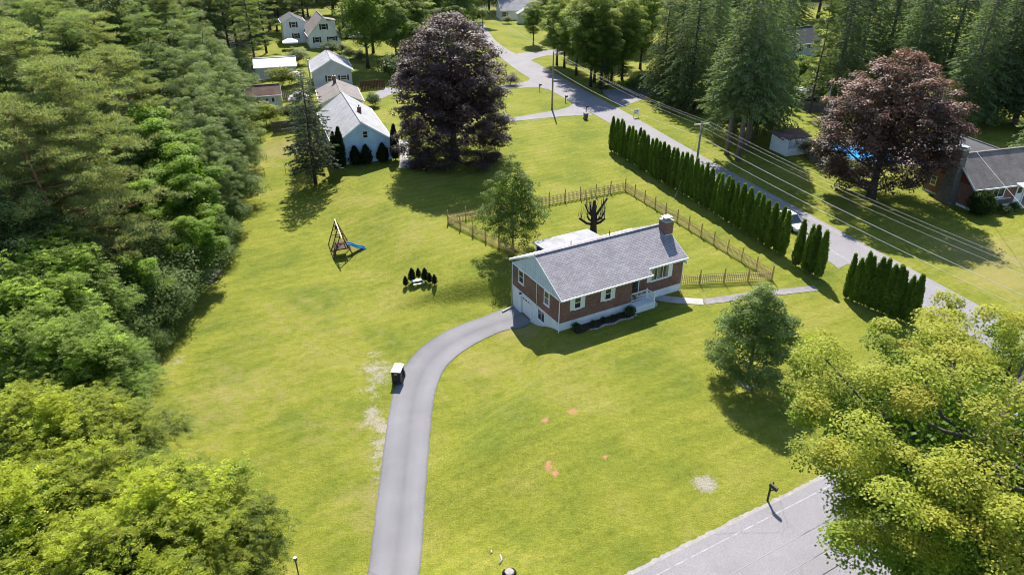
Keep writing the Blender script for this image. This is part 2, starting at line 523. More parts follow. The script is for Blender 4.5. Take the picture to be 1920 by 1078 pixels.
def foliage(name, trans=0.42, rough=0.6, spec=0.2, objvar=0.22, sat=1.0):
    m, nt, b, o = new_mat(name)
    a = N(nt, 'ShaderNodeAttribute', attribute_name='tint')
    oi = N(nt, 'ShaderNodeObjectInfo')
    f = mathn(nt, 'ADD', mathn(nt, 'MULTIPLY', oi.outputs['Random'], objvar * 2), 1 - objvar)
    hs = N(nt, 'ShaderNodeHueSaturation')
    nt.links.new(a.outputs['Color'], hs.inputs['Color'])
    nt.links.new(f, hs.inputs['Value'])
    hs.inputs['Saturation'].default_value = sat
    nt.links.new(hs.outputs[0], b.inputs['Base Color'])
    b.inputs['Roughness'].default_value = rough
    b.inputs['Specular IOR Level'].default_value = spec
    t = N(nt, 'ShaderNodeBsdfTranslucent')
    tc = mixc(nt, 1.0, hs.outputs[0], (1.5, 1.45, 0.7), 'MULTIPLY')
    nt.links.new(tc, t.inputs[0])
    mx = N(nt, 'ShaderNodeMixShader')
    mx.inputs[0].default_value = trans
    nt.links.new(b.outputs[0], mx.inputs[1])
    nt.links.new(t.outputs[0], mx.inputs[2])
    nt.links.new(mx.outputs[0], o.inputs[0])
    return m
leaf_m = foliage('leaves')
leaf_copper_m = foliage('copper_leaves', 0.2, 0.55, 0.3, 0.05)
needle_m = foliage('needles', 0.38, 0.7, 0.1)

# ------------------------------------------------------------------ foliage generators (leaf-sized faces, numpy)
def nrm(a):
    return a / np.maximum(np.linalg.norm(a, axis=-1, keepdims=True), 1e-9)

def runit(r, n):
    return nrm(r.normal(size=(n, 3)))

def quads_mesh(name, V, tint, m, extra=None):
    """V (n,4,3) leaf faces, tint (n,3); extra = optional MB of solid geometry with a colour"""
    n = len(V)
    co = V.reshape(-1, 3)
    idx = np.arange(n * 4, dtype=np.int32)
    col = np.repeat(np.concatenate([tint, np.ones((n, 1))], 1), 4, axis=0)
    ls = np.arange(0, n * 4, 4, dtype=np.int32)
    lt = np.full(n, 4, dtype=np.int32)
    if extra is not None:
        ev, ef, ec = extra
        base = len(co)
        co = np.concatenate([co, np.array(ev)])
        col = np.concatenate([col, np.tile(np.array([[*ec, 1.0]]), (len(ev), 1))])
        fl = [base + k for f in ef for k in f]
        starts = np.cumsum([0] + [len(f) for f in ef])[:-1] + len(idx)
        idx = np.concatenate([idx, np.array(fl, dtype=np.int32)])
        ls = np.concatenate([ls, starts.astype(np.int32)])
        lt = np.concatenate([lt, np.array([len(f) for f in ef], dtype=np.int32)])
    me = bpy.data.meshes.new(name)
    me.vertices.add(len(co)); me.vertices.foreach_set('co', co.astype(np.float32).ravel())
    me.loops.add(len(idx)); me.loops.foreach_set('vertex_index', idx.astype(np.int32))
    me.polygons.add(len(ls)); me.polygons.foreach_set('loop_start', ls); me.polygons.foreach_set('loop_total', lt)
    ca = me.color_attributes.new('tint', 'FLOAT_COLOR', 'POINT')
    ca.data.foreach_set('color', col.astype(np.float32).ravel())
    me.update(calc_edges=True)
    me.materials.append(m)
    return me

def leafq(P, Nn, T, l, w):
    S = nrm(np.cross(Nn, T))
    l = l[:, None] if np.ndim(l) else l
    w = w[:, None] if np.ndim(w) else w
    return np.stack([P, P + T * l * 0.45 + S * w * 0.5, P + T * l, P + T * l * 0.45 - S * w * 0.5], 1)

def clump_leaves(r, C, R, npc, leaf, flat=0.65, up=0.55, jit=0.42, zlow=-0.3):
    """leaves on the domed upper shells of clumps C (n,3) with radii R"""
    n = len(C)
    k = npc
    d = runit(r, n * k)
    d[:, 2] = np.where(d[:, 2] < zlow, -d[:, 2], d[:, 2])
    # each clump breaks into a few twigs so that its rim is ragged
    tw = nrm(runit(r, n * 9) + np.array([0, 0, .35])).reshape(n, 9, 3)
    pick = r.integers(0, 9, n * k)
    t = tw[np.repeat(np.arange(n), k), pick]
    d = nrm(d * .62 + t * .75)
    rr = np.where(r.uniform(size=(n * k, 1)) < .8, r.uniform(0.72, 1.08, (n * k, 1)), r.uniform(.2, .8, (n * k, 1)))
    Cc = np.repeat(C, k, axis=0)
    Rr = np.repeat(R, k)[:, None]
    P = Cc + d * rr * Rr * np.array([1, 1, flat])
    Nn = nrm(d * 0.6 + np.array([0, 0, up]) + runit(r, n * k) * jit)
    T = nrm(np.cross(Nn, runit(r, n * k)) + d * 0.5 - np.array([0, 0, 0.25]))
    T = nrm(T - Nn * np.sum(T * Nn, 1, keepdims=True))
    l = leaf * r.uniform(0.7, 1.3, n * k)
    return P, leafq(P, Nn, T, l, l * 0.72), np.repeat(np.arange(n), k), d[:, 2]

def crown_points(r, n, zc, rx, rz, inner=0.45, lobes=0.2, taper=0.0, low=-0.75, mind=0.0, prof=None):
    """clump centres inside an uneven ellipsoid, or inside a turned profile"""
    ph = r.uniform(0, 6.28, 8); fr = r.integers(2, 5, 8)
    out = []
    tries = 0
    while len(out) < n and tries < n * 60:
        tries += 1
        d = r.normal(size=3); d /= np.linalg.norm(d)
        if d[2] < low and prof is None: continue
        az = math.atan2(d[1], d[0])
        f = 1 + lobes * (math.sin(fr[0] * az + ph[0]) + 0.7 * math.sin(fr[1] * az + 3 * d[2] + ph[1]) + 0.6 * math.sin(4 * d[2] + ph[2] + 2 * az)) / 2
        rho = r.uniform(inner, 1.0) ** 0.6 * f
        if prof is not None:
            t = r.uniform(-1, 1)
            R = rx * float(np.interp(t, [q[0] for q in prof], [q[1] for q in prof]))
            if r.uniform() > .25 + .75 * R / rx: continue
            p = np.array([math.cos(az) * R * rho, math.sin(az) * R * rho, zc + t * rz])
        else:
            z = d[2] * rz * rho
            k = 1 - taper * max(0, z / rz)
            p = np.array([d[0] * rx * rho * k, d[1] * rx * rho * k, zc + z])
        if mind and any(np.sum((p - q) ** 2) < mind * mind for q in out[-160:]): continue
        out.append(p)
    return np.array(out)

def bend(p, q, sag, n=5):
    p = Vector(p); q = Vector(q)
    pts = []
    for i in range(n):
        t = i / (n - 1)
        c = p.lerp(q, t)
        c.z += sag * math.sin(math.pi * t)
        pts.append(c)
    return pts

def limbs(r, mb, C, th, h, r0, nl, wob=0.15, top=0.72, sides=6):
    """tapered trunk with limbs out to clump centres"""
    zt = th + (h - th) * top
    n = 7
    pts = []
    for i in range(n):
        t = i / (n - 1)
        pts.append((r.normal() * wob * t * 1.3, r.normal() * wob * t * 1.3, zt * t - (0.25 if i == 0 else 0)))
    rad = [r0 * (1.35 if i == 0 else 1.0) * (1 - 0.8 * (i / (n - 1))) for i in range(n)]
    mb.tube(pts, rad, 8)
    idx = r.permutation(len(C))[:nl]
    for k in idx:
        c = C[k]
        zs = max(th * 0.55, min(zt * 0.92, c[2] - 0.55 * math.hypot(c[0], c[1]) + r.uniform(-.5, .5)))
        t = zs / zt
        i = min(n - 2, int(t * (n - 1)))
        f = t * (n - 1) - i
        st = Vector(pts[i]).lerp(Vector(pts[i + 1]), f)
        L = (Vector(c) - st).length
        rr = max(0.025, min(r0 * 0.5, r0 * 0.07 * L))
        mid = bend(st, c, -0.08 * L + r.normal() * 0.04 * L, 5)
        mid[2] += Vector((r.normal(), r.normal(), 0)) * 0.05 * L
        mb.tube(mid, [rr, rr * .8, rr * .6, rr * .42, rr * .2], 5, cap=False)

PROTO = {}

def reg(name, crown, trunk, h, extra=()):
    PROTO[name] = (crown, trunk, h, extra)

def tintcol(r, base, n, jit=0.1, clump=None, cj=0.22, hue=0.06):
    c = np.tile(np.array(base), (n, 1))
    if clump is not None:
        m = clump.max() + 1
        k = 1 + r.uniform(-cj, cj, m)
        hh = 1 + r.uniform(-hue, hue, (m, 3))
        c = c * k[clump][:, None] * hh[clump]
    return np.clip(c * (1 + r.uniform(-jit, jit, (n, 1))), 0.002, 0.9)

def broadleaf(name, seed, h, th, rx, ncl, cr, npc, leaf, base, bark, r0, top_col=None, top_amt=0.0, lobes=0.22, taper=0.15, nl=22,
              mat=None, flat=0.65, inner=0.45, low=-0.7, cj=0.22, fill=True, topf=0.72, prof=None, mind=0.7, up=0.55, nlobe=0, lobe=0.36, jit=.42):
    r = np.random.default_rng(seed)
    zc, rz = (h + th) / 2, (h - th) / 2
    C = crown_points(r, ncl, zc, rx, rz, inner, lobes, taper, low, cr * mind, prof)
    if nlobe:                                                  # billows: clumps sit on the domes of a few large lobes
        lr = rx * lobe
        LC = crown_points(r, nlobe, zc, rx - lr * .75, rz - lr * .6, .55, lobes, taper, low, lr * .8, prof)
        k = ncl // len(LC)
        d = runit(r, len(LC) * k)
        d[:, 2] = np.where(d[:, 2] < -.25, -d[:, 2], d[:, 2])
        ls = np.repeat(lr * r.uniform(.75, 1.2, len(LC)), k)[:, None]
        C = np.repeat(LC, k, axis=0) + d * ls * r.uniform(.72, 1.0, (len(d), 1)) * np.array([1, 1, .8])
        C[:, 2] = np.maximum(C[:, 2], cr * .4)
    R = cr * r.uniform(0.65, 1.3, len(C))
    P, V, ci, dz = clump_leaves(r, C, R, npc, leaf, flat, up, jit)
    t = tintcol(r, base, len(V), clump=ci, cj=cj)
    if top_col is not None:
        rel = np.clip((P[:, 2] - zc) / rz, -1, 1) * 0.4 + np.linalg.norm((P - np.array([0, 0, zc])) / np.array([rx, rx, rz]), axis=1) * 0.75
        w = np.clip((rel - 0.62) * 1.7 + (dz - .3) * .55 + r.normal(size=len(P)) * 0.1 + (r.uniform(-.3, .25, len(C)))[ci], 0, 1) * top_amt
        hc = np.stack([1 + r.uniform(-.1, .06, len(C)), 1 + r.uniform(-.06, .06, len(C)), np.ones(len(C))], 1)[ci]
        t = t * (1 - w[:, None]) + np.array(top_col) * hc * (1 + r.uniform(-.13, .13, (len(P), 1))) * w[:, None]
    if fill:                                                   # sparse inner foliage closes the crown
        n = int(len(V) * 0.06)
        d = runit(r, n) * (r.uniform(0, 1, (n, 1)) ** 0.5) * 0.62
        Pi = d * np.array([rx, rx, rz]) + np.array([0, 0, zc])
        Nn = runit(r, n)
        T = nrm(np.cross(Nn, runit(r, n)))
        V = np.concatenate([V, leafq(Pi, Nn, T, leaf * 2.0, leaf * 1.6)])
        t = np.concatenate([t, tintcol(r, base, n)])
    mb = MB()
    limbs(r, mb, C, th, h, r0, nl, top=topf)
    reg(name, quads_mesh(name + '_crown', V, t, mat or leaf_m), mb.mesh(name + '_trunk', bark, True), h)

def frond_tree(name, seed, h, th, rx, ncl, base, tip, bark, r0, fl=0.62, nfr=7, pairs=5, lobes=0.25, taper=0.2, top_amt=0.8):
    """compound-leaved tree: clusters of drooping fronds, each a row of leaflets"""
    r = np.random.default_rng(seed)
    zc, rz = (h + th) / 2, (h - th) / 2
    nlob = max(20, ncl // 9)
    LC = crown_points(r, nlob, zc, rx * .9, rz * .9, 0.5, lobes, taper, -0.6, 1.0)
    dd = nrm(runit(r, len(LC) * 9) + np.array([0, 0, .6]))
    C = np.repeat(LC, 9, axis=0) + dd * r.uniform(.6, 1.15, (len(dd), 1)) * np.array([1, 1, .6]) * (rx / 5.0)
    n = len(C)
    az = r.uniform(0, 6.28, (n, 1)) + np.linspace(0, 6.28, nfr, endpoint=False)[None] + r.uniform(-.3, .3, (n, nfr))
    outw = nrm((C - np.array([0, 0, zc])) / np.array([rx, rx, rz]))
    D = np.stack([np.cos(az), np.sin(az), np.full_like(az, 0.35)], -1) + outw[:, None] * 0.7
    D = nrm(D).reshape(-1, 3)
    Cc = np.repeat(C, nfr, axis=0) + r.normal(size=(n * nfr, 3)) * 0.22
    L = fl * r.uniform(0.7, 1.25, (n * nfr, 1))
    side = nrm(np.cross(D, np.array([0, 0, 1.0])))
    Vs, Ts = [], []
    ch = np.repeat(r.uniform(0.7, 1.25, len(LC)), 9) * r.uniform(.85, 1.15, n)
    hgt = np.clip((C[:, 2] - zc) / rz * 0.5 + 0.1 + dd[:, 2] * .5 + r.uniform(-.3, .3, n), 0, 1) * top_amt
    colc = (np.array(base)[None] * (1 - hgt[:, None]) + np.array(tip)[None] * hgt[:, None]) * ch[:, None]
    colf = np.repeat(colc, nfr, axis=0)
    for k in range(pairs):
        t = (k + 0.6) / pairs
        p = Cc + D * L * t + np.array([0, 0, -1.0]) * L * 0.55 * t * t
        for sgn in (-1, 1):
            T = nrm(side * sgn + D * 0.55 + np.array([0, 0, -0.25]) + r.normal(size=D.shape) * 0.15)
            Nn = nrm(np.array([0, 0, 1.0]) + D * 0.3 + r.normal(size=D.shape) * 0.3)
            Nn = nrm(Nn - T * np.sum(T * Nn, 1, keepdims=True))
            l = 0.32 * fl * (1 - 0.45 * abs(t - 0.45)) * r.uniform(.8, 1.2, len(p))
            Vs.append(leafq(p, Nn, T, l, l * 0.42))
            Ts.append(np.clip(colf * r.uniform(.85, 1.15, (len(p), 1)), .003, .9))
    V = np.concatenate(Vs); t = np.concatenate(Ts)
    m = int(len(V) * 0.06)
    d = runit(r, m) * (r.uniform(0, 1, (m, 1)) ** 0.5) * 0.6
    Pi = d * np.array([rx, rx, rz]) + np.array([0, 0, zc])
    V = np.concatenate([V, leafq(Pi, runit(r, m), runit(r, m), 0.34, 0.26)])
    t = np.concatenate([t, tintcol(r, sc(base, .8), m)])
    mb = MB()
    limbs(r, mb, C, th, h, r0, 26)
    reg(name, quads_mesh(name + '_crown', V, t, leaf_m), mb.mesh(name + '_trunk', bark, True), h)

def pad_pine(name, seed, h, th, rx, npad, pr, npp, base, bark, r0, blade=0.3):
    """pine with flat cloud-like needle pads at the ends of bare limbs"""
    r = np.random.default_rng(seed)
    C = []
    for i in range(npad):
        t = (i + r.uniform(0, 1)) / npad
        z = th + (h - th) * t
        rad = rx * (1 - 0.75 * t ** 1.6) * r.uniform(0.25, 1.0) ** 0.6
        a = i * 2.4 + r.uniform(-.5, .5)
        C.append((rad * math.cos(a), rad * math.sin(a), z))
    C = np.array(C)
    R = pr * r.uniform(0.6, 1.25, len(C))
    # each pad is a handful of small tufts
    nt = 14
    off = r.normal(size=(len(C) * nt, 3)) * np.array([0.52, 0.52, 0.1])
    TC = np.repeat(C, nt, axis=0) + off * np.repeat(R, nt)[:, None]
    n = npp // nt
    tot = len(TC) * n
    Cc = np.repeat(TC, n, axis=0)
    rad = (np.repeat(np.repeat(R, nt), n) * 0.34)[:, None]
    d = runit(r, tot)
    d[:, 2] = np.abs(d[:, 2]) * 0.9 - 0.12
    P = Cc + d * rad * r.uniform(0.3, 1.0, (tot, 1)) * np.array([1, 1, .55])
    T = nrm(d * 0.8 + np.array([0, 0, 0.18]) + runit(r, tot) * 0.5)
    Nn = np.array([0, 0, 1.0]) + d * .4 + runit(r, tot) * .55
    Nn = nrm(Nn - T * np.sum(T * Nn, 1, keepdims=True))
    l = blade * r.uniform(.7, 1.3, tot)
    V = leafq(P, Nn, T, l, l * 0.32)
    ci = np.repeat(np.arange(len(TC)), n)
    t = tintcol(r, base, tot, clump=ci, cj=0.2)
    mb = MB()
    zt = h * 0.97
    pts = [(math.sin(k * .9) * .25 * k / 6, math.cos(k * 1.3) * .25 * k / 6, zt * k / 8) for k in range(9)]
    pts[0] = (0, 0, -.3)
    mb.tube(pts, [r0 * (1 - .88 * k / 8) for k in range(9)], 8)
    for c in C:
        zs = max(th * .8, c[2] - 0.25 * math.hypot(c[0], c[1]) - .2)
        st = Vector(pts[min(8, int(zs / zt * 8))]); st.z = zs
        L = (Vector(c) - st).length
        rr = max(.03, r0 * .09 * L ** .7)
        mb.tube(bend(st, c, -.05 * L, 4), [rr, rr * .8, rr * .5, rr * .25], 5, cap=False)
    dead = MB()                                                # bare grey limbs under the crown
    for k in range(14):
        a = r.uniform(0, 6.28); z = r.uniform(th * .55, th * 1.15); L = r.uniform(1.2, 3.2)
        e = Vector((L * math.cos(a), L * math.sin(a), z + r.uniform(-.5, .2)))
        p0 = Vector((0, 0, z))
        dead.tube(bend(p0, e, -.2, 4), [.05, .04, .03, .012], 4, cap=False)
        for q in range(3):
            s_ = p0.lerp(e, r.uniform(.4, .9)); w_ = Vector((r.normal(), r.normal(), r.normal() * .4)) * .5
            dead.tube([s_, s_ + w_], [.02, .006], 3, cap=False)
    reg(name, quads_mesh(name + '_crown', V, t, needle_m), mb.mesh(name + '_trunk', bark, True), h,
        (('dead_limbs', dead.mesh(name + '_dead', dead_m)),))

def spruce(name, seed, h, th, rx, levels, nbr, base, bark, r0, spray=0.5, width=0.2, droop=0.35, per=26, power=0.8, tip=None, open_=0.0):
    r = np.random.default_rng(seed)
    Ps, Ts, Cs = [], [], []
    mb = MB()
    mb.tube([(0, 0, -.3), (0, 0, h * .35), (.05, .04, h * .7), (0, 0, h)], [r0 * 1.2, r0 * .75, r0 * .4, .03], 8)
    cidx = 0
    for i in range(levels):
        t = i / (levels - 1)
        z = th + (h - th) * (t ** 0.92)
        Lm = rx * (1 - t) ** power + 0.18
        k = max(4, int(nbr * (1 - .55 * t)))
        a0 = r.uniform(0, 6.28)
        for j in range(k):
            if r.uniform() < open_: continue
            a = a0 + 6.28 * j / k + r.uniform(-.25, .25)
            L = Lm * r.uniform(.65, 1.15)
            n = max(8, int(per * (L / rx + .25)))
            s = r.uniform(0.12, 1, n) ** .7
            dirv = np.array([math.cos(a), math.sin(a)])
            perp = np.array([-dirv[1], dirv[0]])
            lat = r.normal(size=n) * .2 * L * (1.05 - s) + r.normal(size=n) * .08
            zz = z + L * (0.12 * s - droop * s * s) + .15 * L * np.maximum(0, s - .8) - np.abs(lat) * .25
            P = np.stack([dirv[0] * s * L + perp[0] * lat, dirv[1] * s * L + perp[1] * lat, zz], 1)
            out = np.stack([dirv[0] + perp[0] * lat * 1.2, dirv[1] + perp[1] * lat * 1.2, np.full(n, -.45)], 1)
            Ps.append(P); Ts.append(nrm(out + r.normal(size=(n, 3)) * .35)); Cs.append(np.full(n, cidx))
            cidx += 1
            if L > 1.2 and r.uniform() < .5:
                mb.tube([(0, 0, z), (dirv[0] * L * .5, dirv[1] * L * .5, z - .0 * L), (dirv[0] * L * .9, dirv[1] * L * .9, z + L * (.1 - droop * .8))], [.05, .03, .01], 4, cap=False)
    P = np.concatenate(Ps); T = np.concatenate(Ts); ci = np.concatenate(Cs)
    Nn = np.array([0, 0, 1.0]) + r.normal(size=P.shape) * .45
    Nn = nrm(Nn - T * np.sum(T * Nn, 1, keepdims=True))
    l = spray * r.uniform(.6, 1.3, len(P)) * (0.55 + .45 * (1 - np.clip((P[:, 2] - th) / (h - th), 0, 1)))
    V = leafq(P, Nn, T, l, l * width / spray * r.uniform(.8, 1.3, len(P)))
    t = tintcol(r, base, len(P), clump=ci, cj=.25)
    reg(name, quads_mesh(name + '_crown', V, t, needle_m), mb.mesh(name + '_trunk', bark, True), h)

def column(name, seed, h, rad, nq, base, prof, spray=0.34, tops=1, bark=None, jit=0.06, trunk=0.25):
    """clipped column of upright sprays round a closed inner body"""
    r = np.random.default_rng(seed)
    def radius(t): return rad * np.interp(t, [p[0] for p in prof], [p[1] for p in prof])
    t = r.uniform(0, 1, nq) ** .9
    a = r.uniform(0, 6.28, nq)
    ph = r.uniform(0, 6.28, 3)
    lob = 1 + .1 * np.sin(3 * a + ph[0] + 3 * t) + .08 * np.sin(5 * a + 9 * t + ph[1]) + .06 * np.sin(17 * t + ph[2] + 2 * a)
    rr = radius(t) * lob * r.uniform(.8, 1.06, nq)
    P = np.stack([np.cos(a) * rr, np.sin(a) * rr, trunk + t * (h - trunk) - spray * .35], 1)
    out = np.stack([np.cos(a), np.sin(a), np.zeros(nq)], 1)
    T = nrm(np.array([0, 0, 1.0]) + out * r.uniform(.05, .75, (nq, 1)) + r.normal(size=(nq, 3)) * .22)
    Nn = nrm(out + r.normal(size=(nq, 3)) * .5)
    Nn = nrm(Nn - T * np.sum(T * Nn, 1, keepdims=True))
    l = spray * r.uniform(.6, 1.3, nq)
    V = leafq(P, Nn, T, l, l * .5)
    ci = (np.floor(a * 2.2).astype(int) + np.floor(t * 9).astype(int) * 14)
    tt = tintcol(r, base, nq, clump=ci, cj=.2)
    mb = MB()
    pr = [(max(.02, radius(x) * .8), trunk + x * (h - trunk) * .97) for x in np.linspace(0.02, 1, 10)]
    mb.lathe(pr, 9)
    tb = MB().tube([(0, 0, -.2), (0, 0, trunk + .4)], [rad * .18, rad * .14], 6)
    reg(name, quads_mesh(name + '_crown', V, tt, needle_m, (mb.v, mb.f, sc(base, .8))), tb.mesh(name + '_trunk', bark or bark_m, True), h)

def shrub(name, seed, h, rx, ncl, npc, leaf, base, top=None, mat=None, bark=None, cj=.25):
    broadleaf(name, seed, h, h * .08, rx, ncl, rx * .42, npc, leaf, base, bark or bark_m, .05, top, .7 if top else 0, .3, .2, 8, mat, .8, .35, -.4, cj)

CROWNNAME = {'scots': 'crown'}

def plant(kind, pos, hgt=None, rz=None, name='tree', label='', cat='tree', group=None, sx=1.0, tilt=0.0):
    crown, trunk, h0, extra = PROTO[kind]
    k = (hgt / h0) if hgt else 1.0
    o = empty(name, pos, rz if rz is not None else random.uniform(0, 6.28), label, cat, group)
    o.rotation_euler[0] = tilt
    put('trunk', trunk, o, scale=(k * sx, k * sx, k))
    put('crown', crown, o, scale=(k * sx, k * sx, k))
    for nm, me in extra:
        put(nm, me, o, scale=(k * sx, k * sx, k))
    return o

# ------------------------------------------------------------------ the ground, roads and paths
def axis(fine0, fine1, step, lo, hi):
    a = list(np.arange(fine0, fine1 + 1e-6, step))
    s = step
    x = fine1
    while x < hi:
        s *= 1.25; x += s; a.append(min(x, hi))
    s = step; x = fine0
    while x > lo:
        s *= 1.25; x -= s; a.insert(0, max(x, lo))
    return np.array(a)

FOREST_EDGE = [(-17, 10), (-18, 24), (-24, 38), (-30.5, 46), (-31.5, 60), (-34, 72), (-36, 86), (-39, 100), (-47, 112), (-58, 124), (-66, 150), (-70, 190), (-74, 240), (-74, 700)]

def woods_depth(x, y):
    ey = [p[1] for p in FOREST_EDGE]; ex = [p[0] for p in FOREST_EDGE]
    return float(np.interp(y, ey, ex)) - x                      # metres inside the woods on the left

BARE = [((700, 690), 1.3, .8), ((712, 708), 1.2, .75), ((690, 730), .9, .6), ((738, 700), .9, .6), ((695, 790), 1.1, .8), ((712, 800), .8, .8), ((708, 830), .8, .8), ((700, 860), .7, .6), ((702, 745), .8, .55),
        ((700, 772), .7, .9), ((710, 788), .6, .95), ((716, 806), .6, .95), ((717, 826), .6, .95), ((714, 850), .6, .9), ((711, 875), .6, .85), ((707, 900), .6, .7), ((703, 930), .5, .55), ((720, 690), .9, .8), ((705, 665), .9, .6),
        ((1322, 907), .75, 1.25), ((760, 520), 1.2, .35), ((800, 535), 1.2, .35), ((640, 490), 1.3, .3), ((640, 425), 1.0, .35), ((1055, 330), 1.0, .45), ((480, 660), 1.0, .3), ((430, 745), 1.4, .35), ((335, 675), .8, .6)]
CHIPS = [((1022, 788), .38, 1.1), ((1074, 771), .45, 1.1), ((1027, 868), .3, 1.0), ((1030, 878), .33, 1.0), ((1040, 887), .4, 1.0), ((1137, 857), .38, .95)]
DRY = [((430, 745), 5, .5), ((560, 600), 7, .35), ((1040, 700), 6, .35), ((700, 950), 3, .55), ((980, 620), 2.2, .9), ((1000, 590), 1.5, .8), ((530, 280), 4, 1.0), ((620, 640), 7, .3), ((1300, 660), 5, .25), ((1850, 480), 5, .9), ((1880, 520), 4, .9), ((760, 420), 6, .3), ((900, 700), 4, .35), ((640, 820), 5, .3)]

def build_ground():
    xs = axis(-40, 48, 0.5, -1500, 1500)
    ys = axis(18, 112, 0.5, -600, 2400)
    X, Y = np.meshgrid(xs, ys)
    nx, ny = len(xs), len(ys)
    s = (X - HX) * E1[0] + (Y - HY) * E1[1]
    b = (X - HX) * E2[0] + (Y - HY) * E2[1]
    S = lambda t: np.clip(t, 0, 1) ** 2 * (3 - 2 * np.clip(t, 0, 1))
    k = S(-b / 12)
    k2 = S((b - 8) / 6)
    q = np.where(b >= 0, (np.minimum(b, 5) - s) / 5 * (1 - k2) + (-s - 2) / 10 * k2, (-s - 8 * k) / (5 + 7 * k))
    Z = -1.6 * S(q) * (1 - S((-b - 14.5) / 8.5))
    co = np.stack([X, Y, Z], -1).reshape(-1, 3)
    i = np.arange(nx * ny).reshape(ny, nx)
    quads = np.stack([i[:-1, :-1], i[:-1, 1:], i[1:, 1:], i[1:, :-1]], -1).reshape(-1, 4)
    me = bpy.data.meshes.new('ground')
    me.vertices.add(len(co)); me.vertices.foreach_set('co', co.astype(np.float32).ravel())
    me.loops.add(quads.size); me.loops.foreach_set('vertex_index', quads.astype(np.int32).ravel())
    me.polygons.add(len(quads)); me.polygons.foreach_set('loop_start', np.arange(0, quads.size, 4, dtype=np.int32)); me.polygons.foreach_set('loop_total', np.full(len(quads), 4, dtype=np.int32))
    me.update(calc_edges=True)
    me.polygons.foreach_set('use_smooth', np.ones(len(quads), dtype=bool))
    px, py = co[:, 0], co[:, 1]
    def field(lst):
        f = np.zeros(len(co))
        for (u, v), rad, amp in lst:
            x, y, z = at(u, v)
            d2 = ((px - x) ** 2 + (py - y) ** 2) / (rad * rad)
            f = np.maximum(f, amp * np.exp(-d2 * 0.7))
        return f
    ey = [p[1] for p in FOREST_EDGE]; ex = [p[0] for p in FOREST_EDGE]
    wd = np.interp(py, ey, ex) - px
    w = np.clip(wd / 3.0, 0, 1)
    w = np.maximum(w, np.clip((py - 262) / 20, 0, 1) * 0.8)
    for nm, f in (('bare', field(BARE)), ('chips', field(CHIPS)), ('dry', field(DRY)), ('woods', w)):
        a = me.attributes.new(nm, 'FLOAT', 'POINT')
        a.data.foreach_set('value', f.astype(np.float32))
    me.materials.append(lawn_m)
    return tag(put('ground', me), kind='structure')
build_ground()

def resample(pts, n):
    pts = [Vector(p[:2]) for p in pts]
    d = [0]
    for a, b in zip(pts, pts[1:]): d.append(d[-1] + (b - a).length)
    out = []
    for i in range(n):
        s = d[-1] * i / (n - 1)
        j = max(k for k in range(len(d)) if d[k] <= s + 1e-9)
        j = min(j, len(pts) - 2)
        t = (s - d[j]) / max(1e-9, d[j + 1] - d[j])
        out.append(pts[j].lerp(pts[j + 1], t))
    return out

def smooth(pts, it=2):
    for k in range(it):
        q = [pts[0]]
        for a, b in zip(pts, pts[1:]):
            a = Vector(a[:2]); b = Vector(b[:2])
            q += [a * .75 + b * .25, a * .25 + b * .75]
        q.append(pts[-1])
        pts = q
    return pts

def ribbon(name, left, right, m, dz=0.03, n=60, across=4, skirt=0.12, rag=0.0, kind='structure', it=2):
    L = resample(smooth(left, it), n); R = resample(smooth(right, it), n)
    rnd = random.Random(len(name) * 31 + n)
    v, f = [], []
    for a, b in zip(L, R):
        if rag:
            d = (b - a).normalized(); a = a + d * rnd.uniform(-rag, rag); b = b + d * rnd.uniform(-rag, rag)
        row = [a.lerp(b, k / across) for k in range(across + 1)]
        pts = [(row[0].x, row[0].y, gz(row[0].x, row[0].y) + dz - skirt)] + [(p.x, p.y, gz(p.x, p.y) + dz) for p in row] + [(row[-1].x, row[-1].y, gz(row[-1].x, row[-1].y) + dz - skirt)]
        v += pts
    w = across + 3
    for i in range(n - 1):
        for k in range(w - 1):
            a = i * w + k
            f.append((a, a + 1, a + 1 + w, a + w))
    mb = MB(); mb.v = v; mb.f = f
    o = mb.obj(name, m)
    me = o.data
    ab = me.attributes.new('across', 'FLOAT', 'POINT')
    ab.data.foreach_set('value', np.tile(np.array([0.0] + [k / across for k in range(across + 1)] + [1.0], dtype=np.float32), n))
    if me.polygons[1].normal.z < 0: me.flip_normals()
    return tag(o, kind=kind)

NV = (.943, .332)                                               # across the side road
DV = (.332, -.943)
def sr(n, y):                                                   # point on the side road at offset n, world y
    return ((n - NV[1] * y) / NV[0], y)

# front road, square to the house
def fr(a, b): return hw(a, b)[:2]
ribbon('front_road', [fr(a, -24.3) for a in (-260, -60, 60, 320)], [fr(a, -31.6) for a in (-260, -60, 60, 320)], asphalt_m, 0.03, 160, 6, it=0)
# side road
Lp = [at(880, 45)[:2], at(893, 60)[:2], at(908, 80)[:2], at(936, 106)[:2], at(965, 130)[:2], at(1000, 152)[:2], at(1060, 186)[:2], sr(56.6, 124), sr(56.4, 100), sr(56.4, 80), sr(56.4, 55), sr(56.4, 44)]
Rp = [at(905, 42)[:2], at(915, 58)[:2], at(930, 80)[:2], at(962, 100)[:2], at(1003, 117)[:2], at(1050, 144)[:2], at(1110, 178)[:2], sr(62.6, 130), sr(61.7, 104), sr(61.7, 80), sr(61.9, 62), sr(61.9, 50)]
ribbon('side_road', Lp, Rp, asphalt_m, 0.034, 120, 5)
